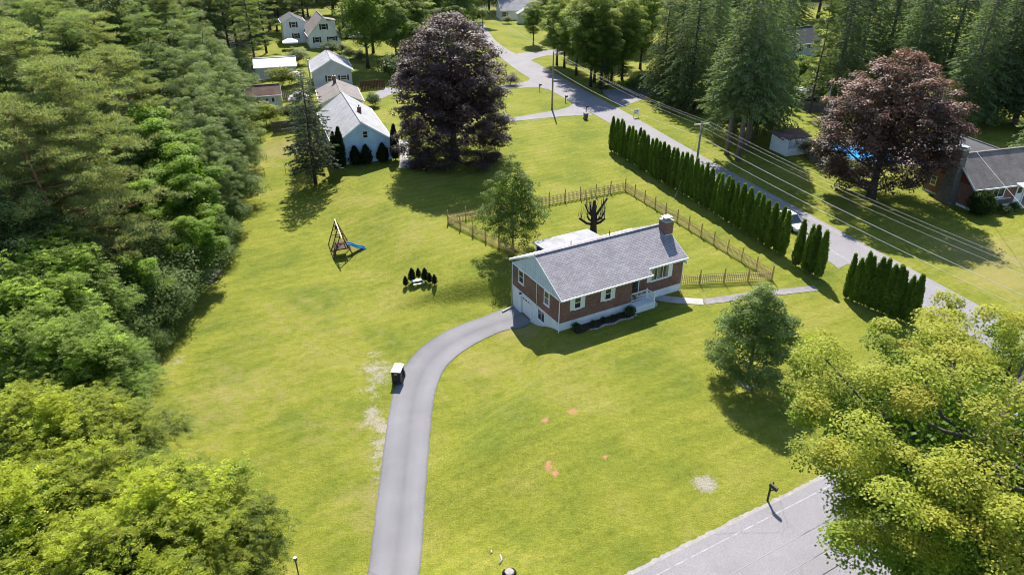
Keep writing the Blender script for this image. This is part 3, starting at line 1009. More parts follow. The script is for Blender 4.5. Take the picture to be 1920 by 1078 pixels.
# worn edge lines
ribbon('road_edge_line', [fr(a, -24.95) for a in (-30, -12, 4, 22)], [fr(a, -25.03) for a in (-30, -12, 4, 22)], paint_m, 0.036, 60, 1, 0.001, it=0)
ribbon('road_edge_line', [sr(61.0, y) for y in (100, 85, 62)], [sr(61.1, y) for y in (100, 85, 62)], paint_m, 0.04, 40, 1, 0.001, it=0)
ribbon('road_edge_line', [sr(57.0, y) for y in (100, 85, 58)], [sr(57.1, y) for y in (100, 85, 58)], paint_m, 0.04, 40, 1, 0.001, it=0)
# gritty shoulder of the front road
ribbon('road_shoulder', [fr(a, -24.02) for a in range(-60, 34, 2)], [fr(a, -24.5) for a in range(-60, 34, 2)], gravel_m, 0.022, 420, 2, 0.05, 0.07, it=0)
# drive of the brick house
dl = [(-10.2, 17.2), (-8.9, 25)] + [at(*p)[:2] for p in ((690, 1078), (701, 985), (712, 900), (722, 820), (733, 750), (745, 710), (768, 672), (798, 644), (830, 624), (870, 606), (912, 592))] + [hw(-1.6, 8.35)[:2], hw(-.02, 8.3)[:2]]
dr = [(-5.0, 20.0), (-5.6, 26)] + [at(*p)[:2] for p in ((787, 1078), (794, 985), (800, 900), (806, 820), (811, 765), (818, 725), (832, 692), (855, 668), (885, 648), (915, 632), (950, 618))] + [hw(-1.4, 4.3)[:2], hw(-.02, 4.75)[:2]]
ribbon('driveway', dl, dr, drive_m, 0.035, 300, 16, 0.1, 0.035)
# garden path from the porch to the side road: pale slabs near the step, old flags beyond
def px_path(c, w):
    l, r_ = [], []
    P = [Vector(at(*p)[:2]) for p in c]
    for i, p in enumerate(P):
        d = (P[min(i + 1, len(P) - 1)] - P[max(i - 1, 0)]).normalized()
        n = Vector((-d.y, d.x))
        l.append(p + n * w / 2); r_.append(p - n * w / 2)
    return l, r_
a_, b_ = px_path([(1222, 556), (1250, 561), (1280, 564), (1318, 566)], 1.15)
ribbon('garden_path', a_, b_, concrete_m, 0.04, 24, 2, 0.1, 0.0)
a_, b_ = px_path([(1319, 566), (1345, 563), (1390, 556), (1440, 550), (1490, 545), (1531, 540)], 1.05)
ribbon('garden_path', a_, b_, slate_m, 0.036, 40, 2, 0.1, 0.05)
# neighbours' drives
def drive(pl, pr, m=gravel_m, n=24, dz=0.03, rag=0.1):
    ribbon('side_drive', [at(*p)[:2] for p in pl], [at(*p)[:2] for p in pr], m, dz, n, 3, 0.08, rag)
drive([(955, 222), (1010, 213), (1060, 205), (1080, 192)], [(955, 229), (1020, 222), (1075, 217), (1112, 217)], asphalt_m)
drive([(925, 163), (965, 158), (995, 152), (990, 143)], [(925, 168), (975, 166), (1010, 163), (1030, 170)], asphalt_m)
drive([(968, 101), (1000, 98), (1030, 95), (1060, 93)], [(990, 118), (1003, 110), (1030, 104), (1060, 101)], asphalt_m)
drive([(1125, 170), (1150, 168), (1190, 167), (1220, 160), (1290, 160)], [(1165, 202), (1190, 192), (1215, 184), (1250, 175), (1300, 170)], asphalt_m)
drive([(735, 165), (720, 165), (700, 178), (690, 182)], [(760, 173), (735, 176), (715, 186), (700, 192)], asphalt_m)
drive([(745, 262), (748, 280), (750, 300), (748, 316)], [(765, 262), (768, 280), (770, 300), (768, 316)])
drive([(1528, 478), (1548, 486), (1562, 496), (1572, 504)], [(1545, 470), (1560, 474), (1575, 480), (1590, 495)], asphalt_m, rag=0.05, dz=.028)

# ------------------------------------------------------------------ windows, doors and gable houses
def face_frame(face, L, W):
    """maps (s along wall, z, out) to local coordinates of a house box 0..L x 0..W"""
    if face == 'F': return lambda s, z, o: (s, -o, z)
    if face == 'B': return lambda s, z, o: (L - s, W + o, z)
    if face == 'L': return lambda s, z, o: (-o, W - s, z)
    return lambda s, z, o: (L + o, s, z)

def wbox(mb, fr_, s0, s1, z0, z1, o0, o1):
    P = [fr_(s0, z0, o0), fr_(s1, z0, o0), fr_(s1, z1, o0), fr_(s0, z1, o0), fr_(s0, z0, o1), fr_(s1, z0, o1), fr_(s1, z1, o1), fr_(s0, z1, o1)]
    i = len(mb.v)
    mb.v += P
    for f in ((0, 1, 2, 3), (7, 6, 5, 4), (4, 5, 1, 0), (5, 6, 2, 1), (6, 7, 3, 2), (7, 4, 0, 3)):
        mb.f.append(tuple(i + k for k in reversed(f)))
    return mb

def window(root, fr_, s0, s1, z0, z1, frame=None, shutter=0.0, sh_m=None, style='hung', t=0.09, sill=True, off=0.0, panes=2, curtain=False):
    frame = frame or white_m
    f = MB()
    o = off
    wbox(f, fr_, s0, s0 + t, z0, z1, o - .02, o + .06)
    wbox(f, fr_, s1 - t, s1, z0, z1, o - .02, o + .06)
    wbox(f, fr_, s0 + t, s1 - t, z1 - t, z1, o - .02, o + .057)
    wbox(f, fr_, s0 + t, s1 - t, z0, z0 + t, o - .02, o + .057)
    w = f.obj('window', frame, root)
    a0, a1, b0, b1 = s0 + t, s1 - t, z0 + t, z1 - t
    if style == 'hung':
        mid = (b0 + b1) / 2
        wbox(MB(), fr_, a0, a1, mid - .025, mid + .025, o - .01, o + .045).obj('meeting_rail', frame, w)
        wbox(MB(), fr_, a0, a1, mid + .025, b1, o - .01, o + .03).obj('pane', glass_m, w)
        wbox(MB(), fr_, a0, a1, b0, mid - .025, o - .01, o + .015).obj('pane', glass_m, w)
    else:
        bw = (a1 - a0) / panes
        for k in range(panes):
            wbox(MB(), fr_, a0 + k * bw + (.025 if k else 0), a0 + (k + 1) * bw - (.025 if k < panes - 1 else 0), b0, b1, o - .01, o + .02).obj('pane', glass_m, w)
            if k: wbox(MB(), fr_, a0 + k * bw - .025, a0 + k * bw + .025, b0, b1, o - .01, o + .045).obj('mullion', frame, w)
    if sill:
        wbox(MB(), fr_, s0 - .05, s1 + .05, z0 - .06, z0 - .002, o - .02, o + .1).obj('sill', frame, w)
    if shutter:
        for q in (s0 - shutter - .01, s1 + .01):
            sh = wbox(MB(), fr_, q, q + shutter, z0 - .04, z1, o - .01, o + .04).obj('shutter', sh_m or shutter_m, root)
    return w

def door(root, fr_, s0, s1, z0, z1, m=None, light=True):
    d = wbox(MB(), fr_, s0, s1, z0, z1, -.02, .03).obj('door', m or white_m, root)
    tr = MB()
    wbox(tr, fr_, s0 - .08, s0 - .002, z0, z1 + .08, -.02, .05)
    wbox(tr, fr_, s1 + .002, s1 + .08, z0, z1 + .08, -.02, .05)
    wbox(tr, fr_, s0 - .002, s1 + .002, z1 + .002, z1 + .08, -.02, .05)
    tr.obj('frame', white_m, d)
    if light: wbox(MB(), fr_, s0 + .15, s1 - .15, z0 + (z1 - z0) * .55, z1 - .15, .0, .036).obj('pane', glass_m, d)
    wbox(MB(), fr_, s1 - .12, s1 - .07, z0 + .95, z0 + 1.02, .03, .08).obj('handle', galv_m, d)
    return d

def gable_house(name, pos, rz, L, W, he, hr, wall_m, roof_m, label, cat='house', trim=None, ov=0.35, gov=0.25, wins=(), doors=(), shutter_m_=None, gable_mat=None, base=0.35, group=None, rt=0.16, ridge_y=0.5, chimney=None, gutters=True):
    """ridge along local x; F is the y=0 side, L/R the gables"""
    trim = trim or white_m
    root = empty(name, pos, rz, label, cat, group)
    ry = W * ridge_y
    mb = MB()
    mb.box(0, L, 0, W, base, he)
    mb.obj('wall', wall_m, root)
    for x0, x1 in ((0.0, .15), (L - .15, L)):
        gm = MB()
        i = len(gm.v)
        gm.v += [(x0, 0, he + .002), (x0, W, he + .002), (x0, ry, hr - .1), (x1, 0, he + .002), (x1, W, he + .002), (x1, ry, hr - .1)]
        gm.f += [(0, 2, 1), (3, 4, 5), (0, 1, 4, 3), (1, 2, 5, 4), (2, 0, 3, 5)]
        gm.obj('gable', gable_mat or wall_m, root)
    if base > 0: MB().box(-.01, L + .01, -.01, W + .01, -.6, base - .002).obj('foundation', found_m, root)
    sl = (hr - he) / ry
    sl2 = (hr - he) / (W - ry)
    zf, zb_ = he - ov * sl, he - ov * sl2
    rf = MB()
    e = .09
    rf.slab((-gov, -ov, zf + e), (L + gov, -ov, zf + e), (L + gov, ry, hr + e), (-gov, ry, hr + e), rt)
    rb = MB()
    rb.slab((L + gov, W + ov, zb_ + e), (-gov, W + ov, zb_ + e), (-gov, ry + .001, hr + e), (L + gov, ry + .001, hr + e), rt)
    r1 = rf.obj('roof', roof_m, root)
    r2 = rb.obj('roof', roof_m, root)
    t = MB()
    t.bar((-gov, ry, hr + e + .015), (L + gov, ry, hr + e + .015), .3, .05)
    t.obj('ridge_cap', roof_m, r1)
    for x in (-gov - .02, L + gov + .02):
        MB().bar((x, -ov, zf + e - .1), (x, ry, hr + e - .1), .04, .2).obj('rake_board', trim, root)
        MB().bar((x, W + ov, zb_ + e - .1), (x, ry, hr + e - .1), .04, .2).obj('rake_board', trim, root)
    if gutters:
        t = MB().box(-gov, L + gov, -ov - .1, -ov - .002, zf - .1, zf + e - .02)
        t.obj('gutter', trim, root)
        t = MB().box(-gov, L + gov, W + ov + .002, W + ov + .1, zb_ - .1, zb_ + e - .02)
        t.obj('gutter', trim, root)
    for w in wins:
        window(root, face_frame(w[0], L, W), w[1], w[2], w[3], w[4], frame=trim if len(w) < 7 else w[6], shutter=w[5] if len(w) > 5 else 0, sh_m=shutter_m_, style='hung')
    for d in doors:
        door(root, face_frame(d[0], L, W), d[1], d[2], d[3], d[4])
    if chimney:
        x, y, w_, d_, z1, cm = chimney
        c = MB().box(x, x + w_, y, y + d_, 0 if y < 0 or y > W or x < 0 or x + w_ > L else he, z1)
        co = c.obj('chimney', cm, root)
        MB().box(x - .06, x + w_ + .06, y - .06, y + d_ + .06, z1 + .002, z1 + .1).obj('chimney_cap', concrete_m, co)
        MB().lathe([(.11, z1 + .1), (.11, z1 + .35), (.08, z1 + .35)], 8, (x + w_ / 2, y + d_ / 2, 0)).obj('flue', dark_metal_m, co)
    return root

# ------------------------------------------------------------------ the brick ranch house
def brick_ranch():
    W, L, zb, zt, ze, zr, r, L1, L2, o2, o1 = 8.53, 14.68, .82, 3.27, 3.48, 5.91, .69, 8.04, 10.0, .47, .12
    root = empty('brick_house', (HX, HY, 0), PSI, 'single-storey red brick ranch house with grey shingle roof and basement garage', 'house')
    sl = (zr - ze) / (W / 2 + o2)
    m = MB()
    m.box(0, L1, 0, W, zb, zt)
    m.box(L1 + .001, L, r, W, zb, zt)
    m.obj('wall', brick_m, root)
    # basement wall with the garage recess
    b = MB()
    e = .02
    b.box(-e + .04, L1 + e - .04, -e + .04, 4.95, -2.2, zb - .002)
    b.box(-e + .04, L1, 6.9, W - .02, -2.2, zb - .002)
    b.box(-e + .04, L1, 4.951, 6.899, .46, zb - .002)
    b.box(.28, L1, 4.951, 6.899, -2.2, .459)
    b.box(L1 + .001, L - .02, r + .02, W - .02, -.6, zb - .002)
    b.obj('foundation', found_m, root)
    MB().box(-.035, .02, 0, W, zb - .06, zb + .02).obj('sill_band', white_m, root)
    # garage door of panels with a lit row
    fr_ = lambda s, z, o: (.2 - o, s, z)
    g = wbox(MB(), fr_, 4.97, 6.88, -1.56, .44, -.03, -.002).obj('garage_door', white_m, root)
    for k in range(4):
        for q in range(4):
            s0 = 4.99 + q * .465; z0 = -1.52 + k * .485
            pn = wbox(MB(), fr_, s0, s0 + .455, z0, z0 + .475, 0, .04).obj('panel', white_m, g)
            if k == 3:
                wbox(MB(), fr_, s0 + .07, s0 + .385, z0 + .12, z0 + .38, .035, .046).obj('pane', glass_m, g)
            else:
                wbox(MB(), fr_, s0 + .06, s0 + .395, z0 + .07, z0 + .405, .038, .052).obj('raised_field', white_m, g)
    t = MB()
    wbox(t, lambda s, z, o: (-o, s, z), 4.8, 4.95, -1.6, .6, -.02, .05)
    wbox(t, lambda s, z, o: (-o, s, z), 6.9, 7.05, -1.6, .6, -.02, .05)
    wbox(t, lambda s, z, o: (-o, s, z), 4.951, 6.899, .46, .6, -.02, .05)
    t.obj('garage_frame', white_m, root)
    MB().cbox((-.12, 6.8, .66), (.2, .14, .12)).obj('wall_lamp', black_m, root)
    # grooved basement siding beside the garage door
    sd_ = MB()
    for k in range(9): sd_.box(-.035, -.02, 7.1 + k * .15, 7.1 + k * .15 + .142, -1.9, zb - .07)
    sd_.obj('board_siding', found_m, root)
    # gable ends
    for x0, x1, nm in ((-.03, .14, gable_m), (L - .14, L + .03, gable_m)):
        gm = MB()
        gm.v += [(x0, -.02, zt + .01), (x0, W + .02, zt + .01), (x0, W / 2, zr - .12), (x1, -.02, zt + .01), (x1, W + .02, zt + .01), (x1, W / 2, zr - .12)]
        gm.f += [(0, 2, 1), (3, 4, 5), (0, 1, 4, 3), (1, 2, 5, 4), (2, 0, 3, 5)]
        gm.obj('gable', nm, root)
    MB().box(-.06, -.032, -.05, W + .05, zt - .09, zt + .05).obj('gable_trim', white_m, root)
    # roof: back slope, front slope with the set-back bay on the right
    def zf(y): return ze + (y + o2) * sl
    rt = .14
    rf = MB()
    rf.slab((-o1, -o2, ze), (L2, -o2, ze), (L2, W / 2, zr), (-o1, W / 2, zr), rt)
    rf.slab((L2 + .0005, r - o2, zf(r - o2)), (L + o1, r - o2, zf(r - o2)), (L + o1, W / 2, zr), (L2 + .0005, W / 2, zr), rt)
    r1 = rf.obj('roof', shingle_m, root)
    rb = MB()
    rb.slab((L + o1, W + o2, ze), (-o1, W + o2, ze), (-o1, W / 2 + .001, zr), (L + o1, W / 2 + .001, zr), rt)
    rb.obj('roof', shingle_m, root)
    MB().bar((-o1, W / 2, zr + .015), (L + o1, W / 2, zr + .015), .3, .05).obj('ridge_cap', shingle_m, r1)
    # rakes, fascia and gutters
    for x in (-o1 - .015, L + o1 + .015):
        y0 = -o2 if x < 0 else r - o2
        MB().bar((x, y0, zf(y0) - .085), (x, W / 2, zr - .085), .03, .15).obj('rake_board', white_m, root)
        MB().bar((x, W + o2, ze - .085), (x, W / 2, zr - .085), .03, .15).obj('rake_board', white_m, root)
    t = MB()
    t.box(-o1, L2, -o2 - .1, -o2 - .003, ze - .14, ze - .01)
    t.obj('gutter', white_m, root)
    t = MB().box(L2, L + o1, r - o2 - .1, r - o2 - .003, zf(r - o2) - .14, zf(r - o2) - .01)
    t.obj('gutter', white_m, root)
    t = MB().box(L2 + .003, L2 + .03, -o2 - .1, r - o2 - .1, ze - .15, ze + .02)
    t.obj('fascia_return', white_m, root)
    t = MB().box(-o1, L + o1, W + o2 + .003, W + o2 + .1, ze - .14, ze - .01)
    t.obj('gutter', white_m, root)
    s_ = MB(); s_.box(-.1, L2 - .01, -o2, -.001, ze - .2, ze - .15); s_.box(L2, L + .1, r - o2, r - .001, zf(r - o2) - .2, zf(r - o2) - .15); s_.box(L1 + .01, L2 - .02, 0, r - .001, zt - .04, zt)
    s_.obj('soffit', white_m, root)
    up = MB(); up.box(L1 + .002, L, r + .0, r + .2, zt + .001, zt + .38); up.obj('bay_wall_top', white_m, root)
    d = MB()
    d.tube([(-.06, -o2 + .02, ze - .12), (-.06, -.12, zt - .12), (-.06, -.06, zt - .3), (-.06, -.06, .05), (-.15, -.16, .0)], .045, 6)
    d.obj('downspout', white_m, root, True)
    MB().tube([(-.05, W - .02, zt), (-.05, W + .06, -1.5)], .045, 6).obj('downspout', white_m, root, True)
    MB().tube([(-.04, 3.9, zt - .05), (-.04, 3.88, zb - .1)], .04, 6).obj('conduit', cream_m, root, True)
    MB().tube([(L + .05, r + .02, zt + .3), (L + .05, r - .04, .05)], .045, 6).obj('downspout', white_m, root, True)
    # windows
    F_ = face_frame('F', L, W)
    for s in (1.52, 4.86):
        window(root, F_, s, s + .78, 1.9, 3.16, shutter=.4)
    FB = lambda s, z, o: (s, r - o, z)
    window(root, FB, 10.75, 12.95, 2.02, 3.42, style='fixed', panes=3, shutter=.42)
    for k, s in enumerate((10.9, 11.6, 12.55)):
        wbox(MB(), FB, s, s + .32, 2.14, 3.3, .021, .026).obj('curtain', drape_m, root)
    EL = lambda s, z, o: (-o, s, z)
    window(root, EL, 6.3, 7.25, 1.78, 3.17, off=.02)
    window(root, EL, 1.65, 2.55, 1.74, 3.17, off=.02)
    window(root, EL, 2.38, 3.66, -.52, .72, style='fixed', panes=2, off=-.01, t=.1)
    door(root, FB, 8.35, 9.3, .74, 2.8, m=plain('door_dark', (.06, .035, .03), .5))
    # porch: slab, step, railing
    p = MB().box(L1 + .002, 10.35, -.82, r + .02, -.4, .70).obj('porch', found_m, root)
    MB().box(10.353, 10.75, -.7, r - .1, -.4, .35).obj('step', concrete_m, p)
    rl = MB()
    A, B, C_ = (L1 + .1, -.72), (10.24, -.72), (10.24, -.72)
    A, B, C_ = (L1 + .05, .12), (9.98, .12), (10.22, -.72)
    for x, y in (B, C_): rl.box(x - .06, x + .06, y - .06, y + .06, .705, 1.75)
    for z, h in ((.82, .06), (1.6, .09)):
        rl.bar((A[0], A[1], z), (B[0] - .061, B[1], z), .06, h)
        rl.bar((B[0], B[1] - .061, z), (C_[0], C_[1] + .061, z), .06, h)
    ro = rl.obj('railing', white_m, root)
    for k in range(13):
        t_ = (k + .5) / 13
        MB().box(-.01, .01, -.01, .01, .84, 1.56).obj('baluster', white_m, ro, loc=(A[0] + (B[0] - A[0]) * t_, A[1], 0))
    for k in range(6):
        t_ = (k + .7) / 6.4
        MB().box(-.01, .01, -.01, .01, .84, 1.56).obj('baluster', white_m, ro, loc=(B[0] + (C_[0] - B[0]) * t_, B[1] + (C_[1] - B[1]) * t_, 0))
    MB().box(8.3, 9.4, .1, .65, .702, .72).obj('door_mat', black_m, p)
    # chimney through the right rake
    c = MB().box(14.0, 14.98, 2.95, 4.0, -.4, 6.55).obj('chimney', brick_m, root)
    MB().box(13.94, 15.04, 2.89, 4.06, 6.552, 6.66).obj('chimney_cap', concrete_m, c)
    fl = MB(); fl.lathe([(.2, 6.66), (.2, 6.86), (.16, 6.86)], 8, (14.3, 3.5, 0)); fl.lathe([(.2, 6.66), (.2, 6.86), (.16, 6.86)], 8, (14.72, 3.5, 0))
    fl.obj('flue', concrete_m, c)
    MB().box(14.05, 14.95, 3.1, 3.9, 6.93, 6.97).obj('rain_plate', galv_m, c)
    MB().bar((13.99, 2.94, zf(2.94) + .02), (14.99, 2.94, zf(2.94) + .02), .1, .05).obj('flashing', white_m, c)
    # vent pipes and back porch
    for x, y, z, hh in ((4.6, 5.4, zf(2 * W / 2 - 5.4 - o2 + .0), .45), (9.7, 6.2, 4.9, .5)):
        zz = zr - (y - W / 2) * sl
        MB().tube([(x, y, zz - .05), (x, y, zz + hh)], .05, 6).obj('vent_pipe', dark_metal_m, root, True)
    bp = MB().slab((4.3, 8.7, 3.22), (11.2, 8.7, 3.22), (11.2, 12.1, 3.02), (4.3, 12.1, 3.02), .14).obj('back_porch', shingle_pale_m, root)
    w = MB()
    w.box(4.6, 10.9, 11.7, 11.8, 0, .9)
    for x in (4.65, 6.7, 8.8, 10.85): w.box(x - .06, x + .06, 11.69, 11.81, .9, 2.86)
    w.box(4.6, 4.7, 8.54, 11.7, -.6, .9)
    for y in (9.3, 10.5): w.box(4.59, 4.71, y - .06, y + .06, .9, 2.9)
    w.obj('porch_wall', white_m, bp)
    gl = MB(); gl.box(4.64, 4.66, 8.6, 11.7, .9, 2.86); gl.box(4.6, 10.9, 11.74, 11.76, .9, 2.86)
    gl.obj('porch_glass', glass_m, bp)
    # planting bed along the front
    return root
brick_ranch()

# planting bed in front of the wall with edging stones and clipped shrubs
bed = MB()
nb = 26
top = []
for i in range(nb + 1):
    a = 1.2 + i * 6.6 / nb
    top.append((a, -1.15 - .1 * math.sin(i * .9)))
v, f = [], []
for i, (a, bb) in enumerate(top):
    p, q = hw(a, -.03), hw(a, bb)
    v += [(p[0], p[1], gz(p[0], p[1]) + .05), (q[0], q[1], gz(q[0], q[1]) + .03)]
    if i: f.append((2 * i - 2, 2 * i - 1, 2 * i + 1, 2 * i))
bed.v, bed.f = v, f
bo = bed.obj('planting_bed', mulch_m)
if bo.data.polygons[0].normal.z < 0: bo.data.flip_normals()
tag(bo, kind='structure')
rs = random.Random(3)
for i, (a, bb) in enumerate(top[6:]):
    p = hw(a, bb - .05)
    s = rs.uniform(.09, .15)
    rk = MB().cbox((0, 0, 0), (s * 2, s * 1.3, s), Matrix.Rotation(rs.uniform(-.3, .3), 3, 'Z'))
    rk.obj('edging_stone', rock_m, bo, bevel=.02, loc=(p[0], p[1], gz(p[0], p[1]) + .05), rot=(0, 0, PSI))

# ------------------------------------------------------------------ picket fence
def picket_fence():
    C = [hw(15.0, 1.75), at(1447, 525), at(1172, 357), at(840, 418), hw(4.2, 16.0)]
    root = empty('picket_fence', C[1][:2] + (gz(*C[1][:2]),), 0, 'honey-coloured wooden picket fence with tall posts round the yard behind the brick house', 'fence')
    ox, oy, oz = root.location
    pk = MB()
    pk.prism([(-.042, 0), (.042, 0), (.042, 1.0), (0, 1.08), (-.042, 1.0)], -.009, .009)
    pk_me = pk.mesh('picket', wood_m)
    po_me = MB().box(-.05, .05, -.05, .05, -.15, 1.62).mesh('post', post_m)
    cap_me = MB().lathe([(.075, 1.622), (.075, 1.66), (.0, 1.74)], 4).mesh('post_cap', wood_pale_m)
    rest = MB()
    cnt = 0
    rnd = random.Random(11)
    order = [0, 1, 2, 3]
    for k in order:
        A, B = Vector(C[k][:2]), Vector(C[k + 1][:2])
        d = (B - A); Lg = d.length; d.normalize()
        ang = math.atan2(d.y, d.x)
        side = Vector((-d.y, d.x)) if k != 0 else Vector((d.y, -d.x))       # rails face the yard
        side = Vector((-d.y, d.x))
        npost = max(2, round(Lg / (2.4 if k else 2.35)))
        pts = [A + d * (Lg * i / npost) for i in range(npost + 1)]
        for i, p in enumerate(pts):
            if i == npost and k < 3: continue
            q = put('post', po_me, root, (p.x - ox, p.y - oy, gz(p.x, p.y) - oz), (rnd.uniform(-.02, .02), rnd.uniform(-.02, .02), ang))
            put('post_cap', cap_me, q, rot=(0, 0, math.pi / 4))
        for i in range(npost):
            p, q = pts[i], pts[i + 1]
            for z in (.26, .84):
                r_ = MB()
                a3 = Vector((p.x - ox + side.x * .04, p.y - oy + side.y * .04, gz(p.x, p.y) - oz + z))
                b3 = Vector((q.x - ox + side.x * .04, q.y - oy + side.y * .04, gz(q.x, q.y) - oz + z))
                r_.bar(a3, b3, .045, .085)
                r_.obj('rail', wood_pale_m, root)
        n = int(Lg / .195)
        for i in range(n):
            p = A + d * ((i + .5) * Lg / n)
            z = gz(p.x, p.y) - oz + .06
            lx, ly = p.x - ox - side.x * .0, p.y - oy - side.y * .0
            if cnt < 300:
                put('picket', pk_me, root, (lx, ly, z + rnd.uniform(-.015, .015)), (0, rnd.uniform(-.015, .015), ang))
            else:
                c_, s_ = math.cos(ang), math.sin(ang)
                i0 = len(rest.v)
                rest.v += [(lx + x * c_ - y * s_, ly + x * s_ + y * c_, z + zz) for x, y, zz in pk.v]
                rest.f += [tuple(i0 + j for j in f_) for f_ in pk.f]
            cnt += 1
    if rest.v: tag(rest.obj('pickets', wood_m, root), kind='stuff')
picket_fence()

# boards and chain link between the neighbours' yards
def board_fence(p, q, h, label, m=None, name='board_fence'):
    A, B = Vector(at(*p)), Vector(at(*q))
    root = empty(name, A, math.atan2(B.y - A.y, B.x - A.x), label, 'fence')
    L = (B - A).length
    n = int(L / .3)
    me = MB().box(-.14, .14, -.015, .015, 0, h).mesh('board', m or wood_grey_m)
    rnd = random.Random(n)
    for i in range(n):
        x = (i + .5) * L / n
        put('board', me, root, (x, 0, (B.z - A.z) * x / L + rnd.uniform(-.03, .03)), (0, rnd.uniform(-.01, .01), 0))
    for z in (.35, h - .35): MB().box(0, L, .016, .07, z - .05, z + .05).obj('rail', m or wood_grey_m, root)
    return root
board_fence((512, 250), (594, 243), 1.9, 'weathered grey board fence behind the lone spruce')
board_fence((530, 189), (566, 187), 1.8, 'weathered board fence between the two sheds')
board_fence((676, 170), (722, 166), 1.8, 'brown board fence beside the tan house', wood_dark_m)
board_fence((1490, 207), (1575, 214), 1.8, 'dark board fence around the small gable shed')

def chain_fence(pts, label):
    P = [Vector(at(*p)) for p in pts]
    root = empty('chain_link_fence', P[0], 0, label, 'fence')
    for i, (a, b) in enumerate(zip(P, P[1:])):
        L = (b - a).length; n = max(1, round(L / 3))
        for k in range(n + (1 if i == len(P) - 2 else 0)):
            p = a.lerp(b, k / n) - P[0]
            MB().tube([p, p + Vector((0, 0, 1.25))], .03, 6).obj('post', dark_metal_m, root, True)
        d = P[i] - P[0]; e = b - P[0]
        MB().tube([d + Vector((0, 0, 1.22)), e + Vector((0, 0, 1.22))], .02, 5).obj('top_rail', galv_m, root, True)
        w = MB()
        m = int(L / .3)
        for k in range(m):
            x0 = d.lerp(e, k / m); x1 = d.lerp(e, (k + 1) / m)
            w.bar(x0 + Vector((0, 0, .05)), x1 + Vector((0, 0, 1.2)), .006)
            w.bar(x1 + Vector((0, 0, .05)), x0 + Vector((0, 0, 1.2)), .006)
        w.obj('mesh_wire', galv_m, root)
chain_fence([(452, 336), (497, 331), (536, 325), (575, 320), (628, 316)], 'thin chain link fence across the lawn beside the lone spruce')

# ------------------------------------------------------------------ neighbours' houses
def yaw_of(p, q): return math.atan2(q[1] - p[1], q[0] - p[0])

# pale blue gabled house: gable end towards the lawn
gable_house('blue_house', (-17.9, 102.6, -1.0), math.radians(110), 18.6, 8.2, 4.2, 7.0, siding_blue_m, shingle_pale_m,
            'pale blue gabled house with light grey roof behind a row of evergreens', wins=[('L', 1.9, 2.7, 1.9, 3.0, 0, cream_m), ('L', 4.1, 4.9, 4.6, 5.7, 0, cream_m), ('L', 6.9, 7.7, 1.9, 3.0, 0, cream_m), ('F', 3, 4, 1.8, 3, 0), ('F', 8, 9, 1.8, 3, 0), ('B', 4, 5, 1.8, 3, 0), ('B', 10, 11, 1.8, 3, 0)],
            chimney=(7.2, 2.9, .6, .55, 7.3, brick2_m), base=-.6)
# tan house behind it
gable_house('tan_house', (-26.6, 126.3, 0), math.radians(107), 10.5, 7.0, 2.9, 4.5, siding_tan_m, shingle_tan_m,
            'low tan house with brown roof behind the pale blue house', wins=[('L', 5.2, 6.3, 1.2, 2.2, .3), ('F', 2, 3, 1.0, 2.1, 0), ('F', 6, 7, 1.0, 2.1, 0)], shutter_m_=black_m, trim=cream_m,
            chimney=(8.3, 3.6, .55, .55, 5.6, brick2_m), base=.3)
wg = MB(); 
# grey house
gable_house('grey_house', (-33.0, 149.2, 0), math.radians(107), 11.0, 7.6, 3.6, 5.7, siding_grey_m, shingle_pale_m,
            'grey clapboard house with black shutters and a white flue pipe', wins=[('L', 2.6, 3.5, 1.4, 2.6, .35), ('L', 5.2, 6.6, 1.5, 2.5, .35), ('F', 3, 4, 1.4, 2.6, .35), ('F', 7, 8, 1.4, 2.6, .35)], shutter_m_=black_m,
            chimney=(10.0, 3.5, .5, .5, 6.3, brick2_m), base=.4)
fl = MB(); fl.lathe([(.14, 0), (.14, 5.4), (.19, 5.4), (.19, 5.7)], 8)
tag(fl.obj('flue_pipe', galv_m, loc=(-41.3, 147.9, 0)), 'tall galvanised flue pipe standing at the grey house wall', 'flue pipe')
# brown-roofed shed
x0, x1 = Vector((-48.6, 130.6)), Vector((-42.9, 132.6))
gable_house('brown_roof_shed', (x0.x, x0.y, 0), yaw_of(x0, x1), 6.1, 4.2, 2.5, 3.9, siding_cream_m, shingle_brown_m, 'small cream garden shed with brown shingle roof and white door', 'shed',
            wins=[('F', .5, .9, 1.5, 1.8, 0, black_m), ('F', 1.5, 2.0, 1.1, 1.9, 0, black_m), ('F', 3.3, 3.7, 1.5, 1.8, 0, black_m)], doors=[('F', 4.2, 4.95, .1, 2.1)], base=.08, gov=.12, ov=.2)
# long white-roofed garage
x0, x1 = Vector((-55.0, 155.6)), Vector((-47.0, 158.0))
gable_house('metal_roof_garage', (x0.x, x0.y, 0), yaw_of(x0, x1), 8.4, 5.5, 2.6, 3.9, siding_grey_m, metal_roof_m, 'long pale garage with flat-pitched white metal roof', 'garage', wins=[('F', 3.6, 4.2, 1.3, 2.1, 0)], base=.1, ov=.3)
gable_house('lean_to_shed', (-57.4, 156.6, 0), yaw_of(x0, x1), 2.1, 2.5, 1.9, 2.3, siding_grey_m, shingle_dark_m, 'little lean-to beside the white metal garage', 'shed', base=.1, ov=.1, gov=.1, gutters=False)
